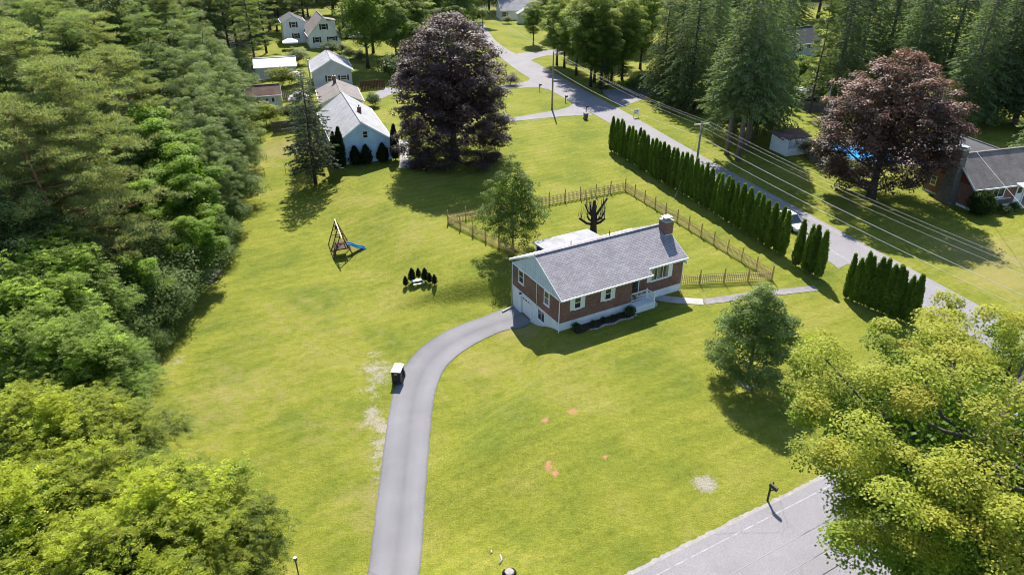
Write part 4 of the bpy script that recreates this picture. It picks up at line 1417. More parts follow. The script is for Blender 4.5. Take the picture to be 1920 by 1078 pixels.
# white cape house with two-storey wing
cr = math.radians(111)
cape = gable_house('white_cape_house', (-44.9, 194.6, 0), cr, 11.5, 8.0, 3.4, 7.6, siding_white_m, shingle_tan_m, 'white cape house with steep tan roof and black shutters', wins=[('L', 4.9, 6.6, 1.6, 2.7, .45), ('L', 1.3, 2.5, 1.4, 2.8, .42), ('L', 3.3, 4.6, 4.5, 5.9, .42), ('B', 3, 4, 1.4, 2.8, .4), ('B', 7, 8, 1.4, 2.8, .4)], shutter_m_=black_m, base=.4)
dm = MB(); dm.box(3.0, 6.5, .6, 3.4, 3.6, 6.2); dm.obj('dormer', siding_white_m, cape)
MB().slab((2.8, .3, 6.2), (6.7, .3, 6.2), (6.7, 3.8, 6.9), (2.8, 3.8, 6.9), .15).obj('dormer_roof', shingle_tan_m, cape)
fF = lambda s, z, o: (s, .6 - o, z)
window(cape, fF, 4.0, 5.0, 4.6, 5.8)
wing = gable_house('white_wing', (-55.6, 200.4, 0), math.radians(111), 7.5, 5.6, 5.6, 7.0, siding_white_m, shingle_dark_m, 'two-storey white wing with black shutters beside the steep cape house', wins=[('L', 2.2, 3.4, 4.1, 5.5, .45), ('L', 2.5, 3.6, 1.3, 2.6, .42)], shutter_m_=black_m, base=.4)
gable_house('brown_garage', (-61.5, 205.5, 0), math.radians(16), 9.5, 6, 2.6, 4.6, plain('brown_wall', (.13, .09, .07), .9), shingle_tan_m, 'low brown garage in the shade of the pines', 'garage', base=.1, wins=[('F', 1, 2, 1, 2, 0)])
# house beyond the side road at the top
gable_house('cream_house', (-3.5, 241, 0), math.radians(12), 12, 8, 3.1, 5.6, siding_cream_m, shingle_pale_m, 'cream bungalow with pale roof at the end of the side road', wins=[('F', .5, 1.8, .9, 2.4, .3), ('F', 7, 8.4, .9, 2.4, .3)], shutter_m_=black_m, base=.3)
gable_house('cream_house_wing', (1.6, 236.4, 0), math.radians(-78), 0.1 + 2.6, 5.2, 3.0, 4.4, siding_cream_m, shingle_pale_m, 'short gabled front wing of the cream bungalow', 'house', wins=[], base=.3)
# grey house behind the spruces on the right
gable_house('shaded_house', (69.3, 180.2, 0), math.radians(30), 9, 7.5, 3.2, 6.2, siding_grey_m, shingle_dark_m, 'grey house with dark roof half hidden behind tall spruces', wins=[('F', 1.2, 2.2, 1.2, 2.6, .4), ('F', 4.6, 5.5, 1.6, 2.6, .35)], shutter_m_=black_m, base=.4)
gable_house('gable_shed', (54.6, 131.8, 0), math.radians(35), 3.6, 4.4, 2.2, 3.2, wood_grey_m, metal_roof_m, 'small dark gabled shed with pale roof behind the board fence', 'shed', base=.1, gov=.1, ov=.15, gutters=False)

# brick house on the right, seen past its tall stone chimney
def right_house():
    rz = math.radians(16)
    root = gable_house('brick_bungalow', (57.2, 82.8, 0), rz, 15, 7.6, 3.0, 6.0, brick2_m, shingle_tan_m, 'brick bungalow with brown roof and a massive stone chimney', base=.3, gable_mat=siding_red_m,
                       wins=[('L', 1.0, 1.9, 1.2, 2.4, 0)])
    F_ = face_frame('F', 15, 7.6)
    window(root, F_, 2.2, 5.0, 1.25, 2.75, style='fixed', panes=3, t=.14)
    wbox(MB(), F_, .02, 6.2, .3, 1.0, 0, .12).obj('stone_base', stone_m, root)
    wbox(MB(), F_, -.02, 6.25, 1.001, 1.06, 0, .16).obj('stone_ledge', white_m, root)
    door(root, F_, 7.0, 8.0, .35, 2.4)
    MB().box(6.6, 9.0, -1.4, -.001, -.2, .32).obj('entry_step', concrete_m, root)
    MB().slab((6.3, -1.5, 2.75), (9.3, -1.5, 2.75), (9.3, -.02, 3.0), (6.3, -.02, 3.0), .12).obj('porch_roof', white_m, root)
    for x in (6.5, 9.1): MB().box(x - .06, x + .06, -1.4, -1.28, .32, 2.6).obj('porch_post', white_m, root)
    c = MB(); c.v += [(-1.15, 1.9, -.3), (-.002, 1.9, -.3), (-.002, 4.4, -.3), (-1.15, 4.4, -.3), (-.95, 2.3, 3.2), (-.002, 2.3, 3.2), (-.002, 4.0, 3.2), (-.95, 4.0, 3.2), (-.9, 2.4, 7.0), (.05, 2.4, 7.0), (.05, 3.9, 7.0), (-.9, 3.9, 7.0)]
    c.f += [(0, 1, 5, 4), (1, 2, 6, 5), (2, 3, 7, 6), (3, 0, 4, 7), (4, 5, 9, 8), (5, 6, 10, 9), (6, 7, 11, 10), (7, 4, 8, 11), (8, 9, 10, 11)]
    co = c.obj('chimney', stone_m, root)
    MB().box(-1.0, .15, 2.3, 4.0, 7.002, 7.16).obj('chimney_cap', concrete_m, co)
    MB().box(-.9, .05, 2.4, 3.9, 7.35, 7.42).obj('rain_plate', galv_m, co)
    for x, y in ((-.85, 2.45), (0, 2.45), (-.85, 3.85), (0, 3.85)): MB().box(x - .03, x + .03, y - .03, y + .03, 7.16, 7.35).obj('plate_leg', galv_m, co)
    MB().box(-1.0, .12, 2.32, 3.98, 5.9, 6.0).obj('chimney_band', concrete_m, co)
    # red rear range with its own dark gable roof
    w = gable_house('red_rear_range', (69.6, 92.2, 0), math.radians(104), 12.5, 7.0, 2.8, 4.6, siding_red_m, shingle_dark_m, 'red clapboard rear range with dark roof behind the brick bungalow', 'house', base=.2)
right_house()

# pool cabin, pool and its paving
def cabin():
    root = empty('pool_cabin', (41.5, 103.9, 0), math.radians(20), 'white poolside cabin with open serving hatch under a brown roof', 'cabin')
    rzz = 0
    m = MB()
    m.box(0, .12, 0, 3.9, 0, 2.45)                              # end wall (towards the road)
    m.obj('end_wall', siding_white_m, root)
    MB().box(.121, 4.6, 0, .12, 0, 1.05).obj('front_wall', siding_white_m, root)
    MB().box(.121, 4.6, 3.78, 3.9, 0, 2.3).obj('back_wall', siding_white_m, root)
    p = MB()
    for x in (.121, 1.3, 2.5, 3.6): p.box(x, x + .09, 1.3, 1.39, 1.06, 2.3)
    p.obj('hatch_post', white_m, root)
    MB().box(4.5, 4.6, 1.3, 1.4, 0, 2.3).obj('corner_post', white_m, root)
    MB().box(.121, 3.7, 1.28, 1.42, .0, 1.05).obj('hatch_wall', siding_white_m, root)
    MB().box(.121, 3.7, 3.6, 3.77, 1.06, 2.2).obj('dark_back', black_m, root)
    MB().box(.35, 1.15, 2.2, 2.5, 1.06, 1.75).obj('red_chest', red_m, root)
    MB().box(1.6, 2.3, 2.2, 2.5, 1.06, 1.6).obj('blue_chest', blue_m, root)
    MB().slab((-.25, .95, 2.36), (5.2, .95, 2.36), (5.2, 4.2, 2.75), (-.25, 4.2, 2.75), .14).obj('roof', shingle_brown_m, root)
cabin()
pd = Vector(at(1560, 275)[:2])
def pool():
    root = empty('swimming_pool', (51.5, 104.5, 0), math.radians(-20), 'blue oval swimming pool glinting behind the copper-red maple', 'pool')
    MB().lathe([(3.7, .0), (3.7, .4), (3.6, .4)], 28).obj('pool_wall', canvas_m, root, scale=(1.7, 1, 1))
    MB().lathe([(3.58, .402), (3.58, .41)], 28).obj('pool_water', pool_liner_m, root, scale=(1.7, 1, 1))
    r_ = MB()
    pts = [(3.7 * 1.7 * math.cos(a * math.pi / 14), 3.7 * math.sin(a * math.pi / 14), .42) for a in range(29)]
    r_.tube(pts, .09, 6); r_.obj('pool_rim', white_m, root, True)
pool()
dk = MB()
dk.box(0, 17, 0, 11.5, 0.0, .04)
tag(dk.obj('pool_patio', plain('patio_pavers', (.38, .29, .26), .9, .2, 2.0), loc=(44.5, 101.5, 0.0), rot=(0, 0, math.radians(-8))), kind='structure')

# canopies and odds and ends in the yards on the left
def canopy(pos, rz, w, d, h, m, label, name='canopy_tent', two=False):
    root = empty(name, pos, rz, label, 'canopy')
    for x in (-w / 2 + .1, w / 2 - .1):
        for y in (-d / 2 + .1, d / 2 - .1): MB().box(x - .04, x + .04, y - .04, y + .04, 0, h).obj('post', dark_metal_m, root)
    t = MB()
    a, b = w / 2 + .1, d / 2 + .1
    t.v += [(-a, -b, h), (a, -b, h), (a, b, h), (-a, b, h), (-.5, -.5, h + .75), (.5, -.5, h + .75), (.5, .5, h + .75), (-.5, .5, h + .75)]
    t.f += [(0, 1, 5, 4), (1, 2, 6, 5), (2, 3, 7, 6), (3, 0, 4, 7), (4, 5, 6, 7)]
    t.obj('canopy', m, root)
    v = MB()
    for p, q in (((-a, -b), (a, -b)), ((a, -b), (a, b)), ((a, b), (-a, b)), ((-a, b), (-a, -b))):
        v.quad((p[0], p[1], h - .25), (q[0], q[1], h - .25), (q[0], q[1], h - .003), (p[0], p[1], h - .003))
    v.obj('valance', m, root)
    if two:
        u = MB(); u.v += [(-.8, -.8, h + .8), (.8, -.8, h + .8), (.8, .8, h + .8), (-.8, .8, h + .8), (0, 0, h + 1.25)]; u.f += [(0, 1, 4), (1, 2, 4), (2, 3, 4), (3, 0, 4)]
        u.obj('vent_top', m, root)
p = at(563, 206); canopy(p, .2, 3.4, 3.4, 2.2, canvas_tan_m, 'tan two-tier garden gazebo beside the brown-roofed shed', 'garden_gazebo', True)
p = at(546, 93); canopy(p, .3, 3.6, 3.2, 1.9, canvas_m, 'white pop-up canopy on the lawn below the cape house')
p = at(556, 158); canopy(p, .5, 2.6, 2.6, 1.8, plain('canvas_peach', (.62, .52, .46), .8), 'pale peach canopy beside the metal-roofed garage')
def lawn_ring():
    root = MB()
    r_, k = .62, 14
    prof = []
    for i in range(18):
        a = i * 2 * math.pi / 18
        prof.append((r_ * math.cos(a), r_ * math.sin(a), .14))
    prof.append(prof[0])
    root.tube(prof, .13, 8, cap=False)
    x, y, z = at(550, 284)
    return tag(root.obj('ring_planter', canvas_m, None, True, loc=(x, y, z)), 'white tyre-shaped ring lying on the grass beside the lone spruce', 'planter')
lawn_ring()
def trampoline():
    x, y, z = at(488, 214)
    root = empty('round_pool', (x, y, z), 0, 'round teal-covered garden pool in front of the brown-roofed shed', 'pool')
    MB().lathe([(2.1, 0), (2.1, .75), (2.0, .8)], 20).obj('wall', canvas_m, root, True)
    MB().lathe([(2.0, .76), (1.2, .86), (.1, .8)], 20).obj('cover', teal_m, root, True)
trampoline()

# ------------------------------------------------------------------ poles and wires
WIRES = []
def utility_pole(pos, h, arm, arm_rz, label, transformer=False, arm_h=None):
    root = empty('utility_pole', pos, 0, label, 'utility pole')
    MB().tube([(0, 0, -.5), (0, 0, h * .5), (0, 0, h)], [.17, .145, .12], 10).obj('post', pole_m, root, True)
    tops = []
    if arm:
        d = Vector((math.cos(arm_rz), math.sin(arm_rz), 0))
        za = arm_h or h - .35
        MB().bar(d * (-arm / 2), d * (arm / 2), .12, .14).obj('crossarm', wood_pale_m, root, loc=(0, 0, za))
        for k in (-.46, .1, .46):
            q = d * (arm * k)
            MB().lathe([(.05, 0), (.07, .06), (.03, .2)], 8).obj('insulator', concrete_m, root, loc=(q.x, q.y, za + .07))
            tops.append(Vector(pos) + Vector((q.x, q.y, za + .27)))
    if transformer:
        t = MB().lathe([(.28, 0), (.3, .05), (.3, .85), (.26, .9)], 12).obj('transformer', galv_m, root, True, loc=(-.05, -.42, h - 2.6))
    return root, tops
def wire(name, p, q, sag, label, rad=.018, m=None, group=None, n=18):
    p, q = Vector(p), Vector(q)
    pts = []
    for i in range(n + 1):
        t = i / n
        c = p.lerp(q, t); c.z -= sag * 4 * t * (1 - t)
        pts.append(c - p)
    o = MB().tube(pts, rad, 5).obj(name, m or wire_m, None, True, loc=p)
    return tag(o, label, 'wire', group)
p1 = at(906, 82); p2 = at(1035, 206); p3 = at(1301, 347)
p3 = (p3[0], p3[1], 0)
p4 = (sr(55.0, 41)[0], 41, 0)
across = math.atan2(NV[1], NV[0])
o1_, t1 = utility_pole(p1, 9.4, 2.4, across - .3, 'wooden utility pole with a transformer drum at the far end of the side road', True)
o2_, t2 = utility_pole(p2, 10.4, 0, 0, 'bare-topped wooden utility pole whose shadow crosses the neighbour drive')
o3_, t3 = utility_pole(p3, 8.75, 2.3, across, 'wooden utility pole with a white crossarm rising behind the arborvitae row')
o4_, t4 = utility_pole(p4, 9.2, 2.3, across, 'wooden utility pole beside the crossroads behind the yellow maple')
t2 = [Vector(p2) + Vector((k * .25, 0, 10.35 + (.0 if k else .15))) for k in (-1, 0, 1)]
for i, (a, b) in enumerate(zip(t2, t1)): wire('power_line', a, b, 1.0, 'thin power line between the bare-topped pole and the transformer pole', .009, group='lines to the transformer pole')
for i, (a, b) in enumerate(zip(t2, t3)): wire('power_line', a, b, .7, 'thin power line between the bare-topped pole and the crossarm pole', .009, group='lines to the crossarm pole')
for i, (a, b) in enumerate(zip(t3, t4)): wire('power_line', a, b, .8, 'power line from the white crossarm down the side road towards the yellow maple', .009, group='lines down the side road')
lo2, lo3, lo4 = Vector(p2) + Vector((.2, 0, 7.3)), Vector(p3) + Vector((.15, -.1, 6.7)), Vector(p4) + Vector((.15, -.1, 6.9))
wire('telephone_cable', lo2, lo3, .8, 'thicker cable slung low between the bare-topped pole and the crossarm pole', .018)
wire('telephone_cable', lo3, lo4, .6, 'thicker cable slung lowest down the side road from the crossarm pole', .018)
wire('telephone_cable', lo3 + Vector((0, 0, -1.2)), lo4 + Vector((0, 0, -1.0)), .6, 'lower telephone cable passing just over the arborvitae tips', .016)
wire('guy_wire', Vector(p3) + Vector((0, 0, 7.4)), at(1263, 377), 0, 'straight guy wire from the crossarm pole down to the lawn', .022)
wire('service_drop', (58.0, 86.0, 6.6), Vector(p4) + Vector((0, .2, 8.0)), .5, 'service wire from the stone chimney bungalow towards the crossroads', .02)
# front road lines, strung on poles beyond both sides of the picture
fp = [hw(-48, -32.2), hw(12.5, -32.2)]
for i, q in enumerate(fp):
    o_, t_ = utility_pole((q[0], q[1], 0), 9.2, 1.9, PSI + math.pi / 2, ['wooden utility pole far along the front road verge', 'wooden utility pole on the front road verge under the yellow maple'][i], arm_h=8.5)
for k, (bb, zz, rr, m_) in enumerate(((-31.5, 8.77, .014, wire_m), (-31.95, 7.3, .016, wire_m), (-32.45, 6.5, .018, wire_dark_m))):
    wire('verge_line', hw(-48, bb, zz), hw(12.5, bb, zz), .45, ['top line strung along the front road verge', 'middle cable strung along the front road verge', 'lowest black cable strung along the front road verge'][k], rr, m_)

# ------------------------------------------------------------------ cars
def car(pos, rz, body_m, label, L=4.6, W=1.85, H=1.68, suv=True, name='parked_car'):
    root = empty(name, pos, rz, label, 'car')
    # lower body as stations along x
    def loft(st, m, nm, sm_=True):
        mb = MB()
        n = len(st[0][1])
        for x, ring in st:
            for y, z in ring: mb.v.append((x, y, z))
        for i in range(len(st) - 1):
            for k in range(n):
                a, b = i * n + k, i * n + (k + 1) % n
                mb.f.append((a, a + n, b + n, b))
        mb.f.append(tuple(range(n))); mb.f.append(tuple((len(st) - 1) * n + k for k in reversed(range(n))))
        o = mb.obj(nm, m, root, sm_)
        return o
    def ring(w, z0, z1): return [(-w * .92, z0), (-w, z0 + .2), (-w, z1 - .18), (-w * .9, z1), (w * .9, z1), (w, z1 - .18), (w, z0 + .2), (w * .92, z0)]
    hb = H * .56
    w = W / 2
    st = [(-L / 2, ring(w * .8, .38, hb - .12)), (-L / 2 + .12, ring(w * .93, .28, hb)), (-L / 2 + .9, ring(w, .24, hb + .02)), (L * .12, ring(w, .24, hb)), (L / 2 - .9, ring(w * .99, .24, hb - .08)), (L / 2 - .2, ring(w * .93, .26, hb - .2)), (L / 2, ring(w * .78, .35, hb - .34))]
    loft(st, body_m, 'body', False)
    back = -L / 2 + .12 if suv else -L / 2 + .7
    gh = [(back, [(-w * .88, hb - .02), (-w * .7, hb + .1), (w * .7, hb + .1), (w * .88, hb - .02)]), (back + .25, [(-w * .9, hb - .02), (-w * .72, H - .08), (w * .72, H - .08), (w * .9, hb - .02)]),
          (back + .6, [(-w * .92, hb - .02), (-w * .74, H), (w * .74, H), (w * .92, hb - .02)]), (L * .06, [(-w * .92, hb - .02), (-w * .74, H), (w * .74, H), (w * .92, hb - .02)]), (L * .24, [(-w * .9, hb - .03), (-w * .78, hb + .06), (w * .78, hb + .06), (w * .9, hb - .03)])]
    loft(gh, glass_m, 'cabin_glass', False)
    mb = MB()
    mb.box(back + .3, L * .05, -w * .75, w * .75, H - .012, H + .03)
    mb.obj('roof', body_m, root, bevel=.02)
    pl = MB()
    for s in (-1, 1):
        for x0, x1 in ((back + .02, back + .3), (-L * .12, -L * .12 + .02), (L * .22, L * .055), (-.35 * L + .3, -.35 * L + .34)):
            pl.bar((x0, s * w * .915, hb), (x1, s * w * .745, H), .09, .018)
    pl.obj('pillar', body_m, root)
    for sx in (-1, 1):
        for sy in (-1, 1):
            t = MB().lathe([(.2, -.11), (.33, -.11), (.35, -.06), (.35, .06), (.33, .11), (.2, .11)], 14).obj('wheel', tyre_m, root, True, loc=(sx * L * .31, sy * (w - .08), .35), rot=(math.pi / 2, 0, 0))
            MB().lathe([(.21, -.115), (.21, .115)], 10).obj('rim', galv_m, t, True)
    for sy in (-1, 1):
        MB().cbox((L / 2 - .1, sy * w * .68, hb - .3), (.18, .36, .14)).obj('headlight', canvas_m, root)
        MB().cbox((-L / 2 + .05, sy * w * .72, hb - .15), (.1, .26, .3)).obj('tail_light', red_m, root)
        MB().cbox((L * .2, sy * (w + .08), hb + .06), (.14, .14, .12)).obj('mirror', body_m, root)
    MB().cbox((L / 2 - .06, 0, hb - .36), (.12, 1.0, .12)).obj('grille', black_m, root)
    return root
car(at(672, 73), math.radians(183), car_white_m, 'white sport utility vehicle parked beside the white cape house')
car(at(645, 73), math.radians(185), car_dark_m, 'dark car standing in the shade behind the white vehicle', H=1.5, suv=False)
q = at(1479, 424); car((q[0], q[1], q[2] + .03), math.radians(-71), car_white_m, 'white car on the side road seen through the arborvitae gap', H=1.5, suv=False)

# golf cart on the lawn beside the drive
def golf_cart():
    x, y, z = at(748, 712)
    root = empty('utility_cart', (x, y, z), math.radians(82), 'small dark utility cart with a white roof parked beside the driveway', 'cart')
    root.scale = (.68, .68, .68)
    b = MB(); b.box(-1.05, 1.05, -.55, .55, .3, .48); b.box(-1.05, -.25, -.55, .55, .481, .85); b.obj('body', cart_m, root, bevel=.04)
    n = MB(); n.prism([(.55, .48), (1.2, .36), (1.2, .62), (.8, .95), (.62, .95)], -.52, .52); n.obj('nose', cart_m, root)
    s = MB(); s.box(-.75, -.2, -.52, .52, .852, 1.0); s.obj('seat', seat_m, root, bevel=.04)
    s = MB(); s.box(-.85, -.72, -.52, .52, 1.0, 1.35); s.obj('seat_back', seat_m, root, bevel=.04)
    for sx, sy in ((-.95, -.52), (-.95, .52), (.62, -.52), (.62, .52)):
        MB().bar((sx, sy, .8), (sx * .93, sy, 1.88), .045).obj('roof_post', dark_metal_m, root)
    MB().box(-1.15, -.12, -.62, .62, 1.88, 1.95).obj('roof', canvas_m, root, bevel=.025)
    MB().box(-.1, .85, -.62, .62, 1.89, 1.96).obj('roof', canvas_m, root, bevel=.025)
    c = MB(); c.quad((-1.06, -.54, .86), (-1.06, .54, .86), (-1.03, .54, 1.87), (-1.03, -.54, 1.87)); c.v += [(-1.075, y_, z_) for y_, z_ in ((-.54, .86), (.54, .86), (.54, 1.87), (-.54, 1.87))]; c.f += [(7, 6, 5, 4), (0, 4, 5, 1), (2, 6, 7, 3)]
    c.obj('rear_curtain', black_m, root)
    sc_ = MB()
    for sy in (-.55, .55): sc_.box(-1.0, -.1, sy - .01, sy + .01, .86, 1.86)
    sc_.obj('side_curtain', black_m, root)
    MB().box(-1.095, -1.077, -.18, .18, 1.5, 1.66).obj('rear_label', concrete_m, root)
    MB().tube([(.6, -.2, .95), (.4, -.2, 1.15)], .02, 6).obj('steering_column', dark_metal_m, root)
    ws = MB(); ws.quad((.64, -.5, .95), (.64, .5, .95), (.58, .5, 1.86), (.58, -.5, 1.86)); ws.obj('windscreen', glass_m, root)
    for sx in (-.72, .78):
        for sy in (-.5, .5):
            t = MB().lathe([(.1, -.1), (.22, -.1), (.24, -.05), (.24, .05), (.22, .1), (.1, .1)], 14).obj('wheel', tyre_m, root, True, loc=(sx, sy, .24), rot=(math.pi / 2, 0, 0))
            MB().lathe([(.11, -.105), (.11, .105)], 10).obj('rim', galv_m, t, True)
    MB().box(-1.25, -1.06, -.45, .45, .45, .5).obj('bumper', dark_metal_m, root)
golf_cart()

# ------------------------------------------------------------------ swing set, bench, mailboxes, small things
def swing_set():
    P0 = Vector((-20.65, 76.5)); P1 = Vector((-19.15, 72.45))
    d = (P1 - P0); Lb = d.length
    root = empty('swing_set', (P0.x, P0.y, gz(*P0)), math.atan2(d.y, d.x), 'brown timber swing set with a play deck and a blue slide', 'swing set')
    zb = 2.75
    MB().bar((-.6, 0, zb), (Lb + .7, 0, zb), .11, .13).obj('beam', wood_pale_m, root)
    for x in (0, Lb * .52, Lb * .98):
        for s in (-1, 1):
            MB().bar((x, s * .06, zb + .05), (x, s * 1.15, -.05), .1).obj('leg', wood_dark_m, root)
        MB().bar((x, -.75, 1.05), (x, .75, 1.05), .09).obj('brace', wood_dark_m, root)
        MB().bar((x, -.45, 1.75), (x, .45, 1.75), .08).obj('brace', wood_dark_m, root)
    for s in (-1, 1):
        MB().bar((0, s * 1.1, .1), (Lb * .98, s * 1.1, .1), .09).obj('ground_rail', wood_dark_m, root)
        MB().bar((Lb * .52, s * .66, 1.3), (Lb * .98, s * .66, 1.3), .09).obj('deck_rail', wood_dark_m, root)
        MB().bar((Lb * .52, s * .52, 1.65), (Lb * .98, s * .52, 1.65), .08).obj('deck_rail', wood_dark_m, root)
    n = 7
    for k in range(n):
        x0 = Lb * .52 + k * Lb * .46 / n
        MB().box(x0 + .06, x0 + Lb * .46 / n + .03, -.72, .72, 1.1, 1.14).obj('deck_board', wood_dark_m, root)
    for k in range(5):
        MB().bar((Lb * .55, -.78 - .0, .25 + k * .2), (Lb * .95, -.78, .25 + k * .2), .06).obj('ladder_rung', wood_dark_m, root)
    for y in (-.25, .25):
        MB().tube([(.9, y, zb - .08), (.95, y, .5)], .012, 4).obj('swing_rope', wire_dark_m, root)
    MB().box(.75, 1.1, -.3, .3, .45, .5).obj('swing_seat', black_m, root)
    MB().cbox((Lb * .2, -.1, 2.45), (.35, .3, .5)).obj('bundled_tarp', plain('tarp_purple', (.06, .045, .06), .8), root)
    # slide leaves the deck on the right-hand side
    s = MB()
    prof = [(.75, 1.12), (1.1, 1.02), (1.7, .62), (2.3, .42), (2.9, .2), (3.3, .14)]
    xc = Lb * .74
    for (y0, z0), (y1, z1) in zip(prof, prof[1:]):
        s.quad((xc - .28, y0, z0), (xc + .28, y0, z0), (xc + .28, y1, z1), (xc - .28, y1, z1))
        s.quad((xc - .28, y1, z1 - .04), (xc + .28, y1, z1 - .04), (xc + .28, y0, z0 - .04), (xc - .28, y0, z0 - .04))
        for x in (xc - .28, xc + .28):
            s.bar((x, y0, z0 + .06), (x, y1, z1 + .06), .05, .18)
    so = s.obj('slide', blue_m, root)
    MB().bar((xc, 2.9, -.02), (xc, 2.9, .15), .4, .06).obj('slide_foot', blue_m, so)
swing_set()

def garden_bench():
    x, y, z = at(784, 533)
    root = empty('garden_bench', (x, y, z), math.radians(20), 'white weathered picnic bench standing before dark potted shrubs', 'bench')
    root.scale = (.7, .7, .7)
    for k in range(3): MB().box(-.85, .85, -.3 + k * .21, -.3 + k * .21 + .2, .68, .73).obj('top_board', canvas_m, root)
    MB().box(-.85, .85, -.8, -.55, .4, .45).obj('seat', canvas_m, root)
    MB().box(-.85, .85, .55, .8, .4, .45).obj('seat', canvas_m, root)
    for x_ in (-.6, .6):
        MB().bar((x_, -.7, 0), (x_, .15, .68), .09, .05).obj('leg', wood_grey_m, root)
        MB().bar((x_ + .06, .7, 0), (x_ + .06, -.15, .68), .09, .05).obj('leg', wood_grey_m, root)
        MB().bar((x_ + .03, -.75, .36), (x_ + .03, .75, .36), .05, .08).obj('seat_support', wood_grey_m, root)
garden_bench()

def mailbox(pos, rz, label, m=None, post=None, k=1.0, arm=True):
    root = empty('mailbox', pos, rz, label, 'mailbox')
    MB().box(-.05, .05, -.05, .05, -.1, 1.05 * k).obj('post', post or black_m, root)
    if arm: MB().bar((-.05, 0, .7 * k), (.28, 0, 1.03 * k), .07).obj('brace', post or black_m, root)
    MB().box(-.12, .5, -.06, .06, 1.052 * k, 1.1 * k).obj('arm', post or black_m, root)
    b = MB()
    prof = [(-.11, 0), (.11, 0), (.11, .14)] + [(.11 * math.cos(a), .14 + .11 * math.sin(a)) for a in (.5, 1.05, 1.57, 2.1, 2.64)] + [(-.11, .14)]
    n = len(prof)
    b.v += [(-.06, y, 1.102 * k + z) for y, z in prof] + [(.5, y, 1.102 * k + z) for y, z in prof]
    b.f += [tuple(reversed(range(n))), tuple(n + i for i in range(n))] + [(i, (i + 1) % n, n + (i + 1) % n, n + i) for i in range(n)]
    bo_ = b.obj('box', m or black_m, root)
    MB().box(.0, .12, .115, .125, 1.2 * k, 1.4 * k).obj('flag', red_m, bo_)
    MB().box(.502, .51, -.1, .1, 1.11 * k, 1.31 * k).obj('door', dark_metal_m, bo_)
q = at(1439, 938); mailbox((q[0], q[1], q[2]), math.radians(-62), 'black mailbox on a black post at the front road edge', k=1.15)
mailbox(at(1011, 171), math.radians(20), 'dark mailbox on a thin post beside the upper neighbour drive')
mailbox(at(1060, 193), math.radians(20), 'dark mailbox at the road edge in the tree shadow')
mailbox(at(1099, 212), math.radians(20), 'dark mailbox behind a wheeled bin at the road edge')
mailbox(at(947, 133), math.radians(20), 'small mailbox on a post beside the distant side road')

def wheeled_bin():
    root = empty('wheeled_bin', at(1098, 224), .3, 'grey wheeled refuse bin beside the side road', 'bin')
    b = MB(); b.v += [(-.26, -.3, .08), (.26, -.3, .08), (.26, .3, .08), (-.26, .3, .08), (-.32, -.38, 1.02), (.32, -.38, 1.02), (.32, .38, 1.02), (-.32, .38, 1.02)]
    b.f += [(0, 3, 2, 1), (0, 1, 5, 4), (1, 2, 6, 5), (2, 3, 7, 6), (3, 0, 4, 7), (4, 5, 6, 7)]
    b.obj('body', plain('bin_grey', (.09, .095, .1), .6), root)
    MB().box(-.35, .35, -.42, .42, 1.022, 1.1).obj('lid', black_m, root, bevel=.03)
    for s in (-.3, .3): MB().lathe([(.12, -.04), (.12, .04)], 10).obj('wheel', tyre_m, root, True, loc=(s, .3, .12), rot=(0, math.pi / 2, 0))
wheeled_bin()
def yard_sign():
    root = empty('yard_sign', at(1192, 221), math.radians(15), 'white post-framed yard sign on the grass across the side road', 'sign')
    for x in (-.45, .45): MB().box(x - .05, x + .05, -.05, .05, 0, 1.55).obj('post', white_m, root)
    MB().box(-.399, .399, -.04, .04, 1.4, 1.5).obj('cross_rail', white_m, root)
    MB().box(-.36, .36, -.02, .02, .7, 1.36).obj('board', siding_grey_m, root)
yard_sign()
def flagpole():
    root = empty('flagpole', at(1547, 219), 0, 'short flagpole with a furled flag beside the pool garden', 'flagpole')
    MB().tube([(0, 0, 0), (0, 0, 5.2)], .05, 8).obj('pole', white_m, root, True)
    MB().lathe([(.02, 5.2), (.08, 5.27), (.02, 5.35)], 8).obj('ball', wood_pale_m, root, True)
    f = MB(); pr = [(0, 4.9), (-.25, 4.4), (-.4, 3.7), (-.3, 3.3), (-.05, 3.2)]
    f.prism(pr, -.06, .06); f.obj('flag', plain('flag_cloth', (.45, .38, .36), .9, .5, 6), root)
flagpole()
def garden_lamp():
    x, y, z = at(563, 1092)
    root = empty('garden_lamp', (x, y, z), 0, 'slim black lamp post on the lawn beside the drive', 'lamp')
    MB().tube([(0, 0, 0), (0, 0, 1.9)], .04, 8).obj('post', black_m, root, True)
    MB().lathe([(.06, 1.9), (.11, 1.95), (.11, 2.1), (.04, 2.16)], 8).obj('lantern', dark_metal_m, root)
    MB().lathe([(.09, 2.161), (.09, 2.18)], 8).obj('cap', galv_m, root)
garden_lamp()
def stump():
    x, y, z = at(955, 1078)
    root = empty('tree_stump', (x, y, z), .4, 'low split grey tree stump in the front lawn', 'stump')
    r = np.random.default_rng(5)
    mb = MB(); n = 14
    for zz, k in ((-.1, 1.15), (.18, 1.0), (.32, .9)):
        for j in range(n):
            a = j * 6.283 / n; q_ = .38 * k * (1 + .16 * math.sin(3 * a + 1) + r.normal() * .05)
            mb.v.append((q_ * math.cos(a), q_ * math.sin(a), zz + (r.normal() * .05 if zz > .3 else 0)))
    for i in range(2):
        for j in range(n): mb.f.append((i * n + j, i * n + (j + 1) % n, (i + 1) * n + (j + 1) % n, (i + 1) * n + j))
    mb.f.append(tuple(2 * n + j for j in range(n)))
    mb.obj('trunk', cut_bark_m, root)
    t = MB(); t.lathe([(.28, .3), (.24, .345), (.02, .35)], 12); t.obj('cut_face', dead_m, root)
stump()
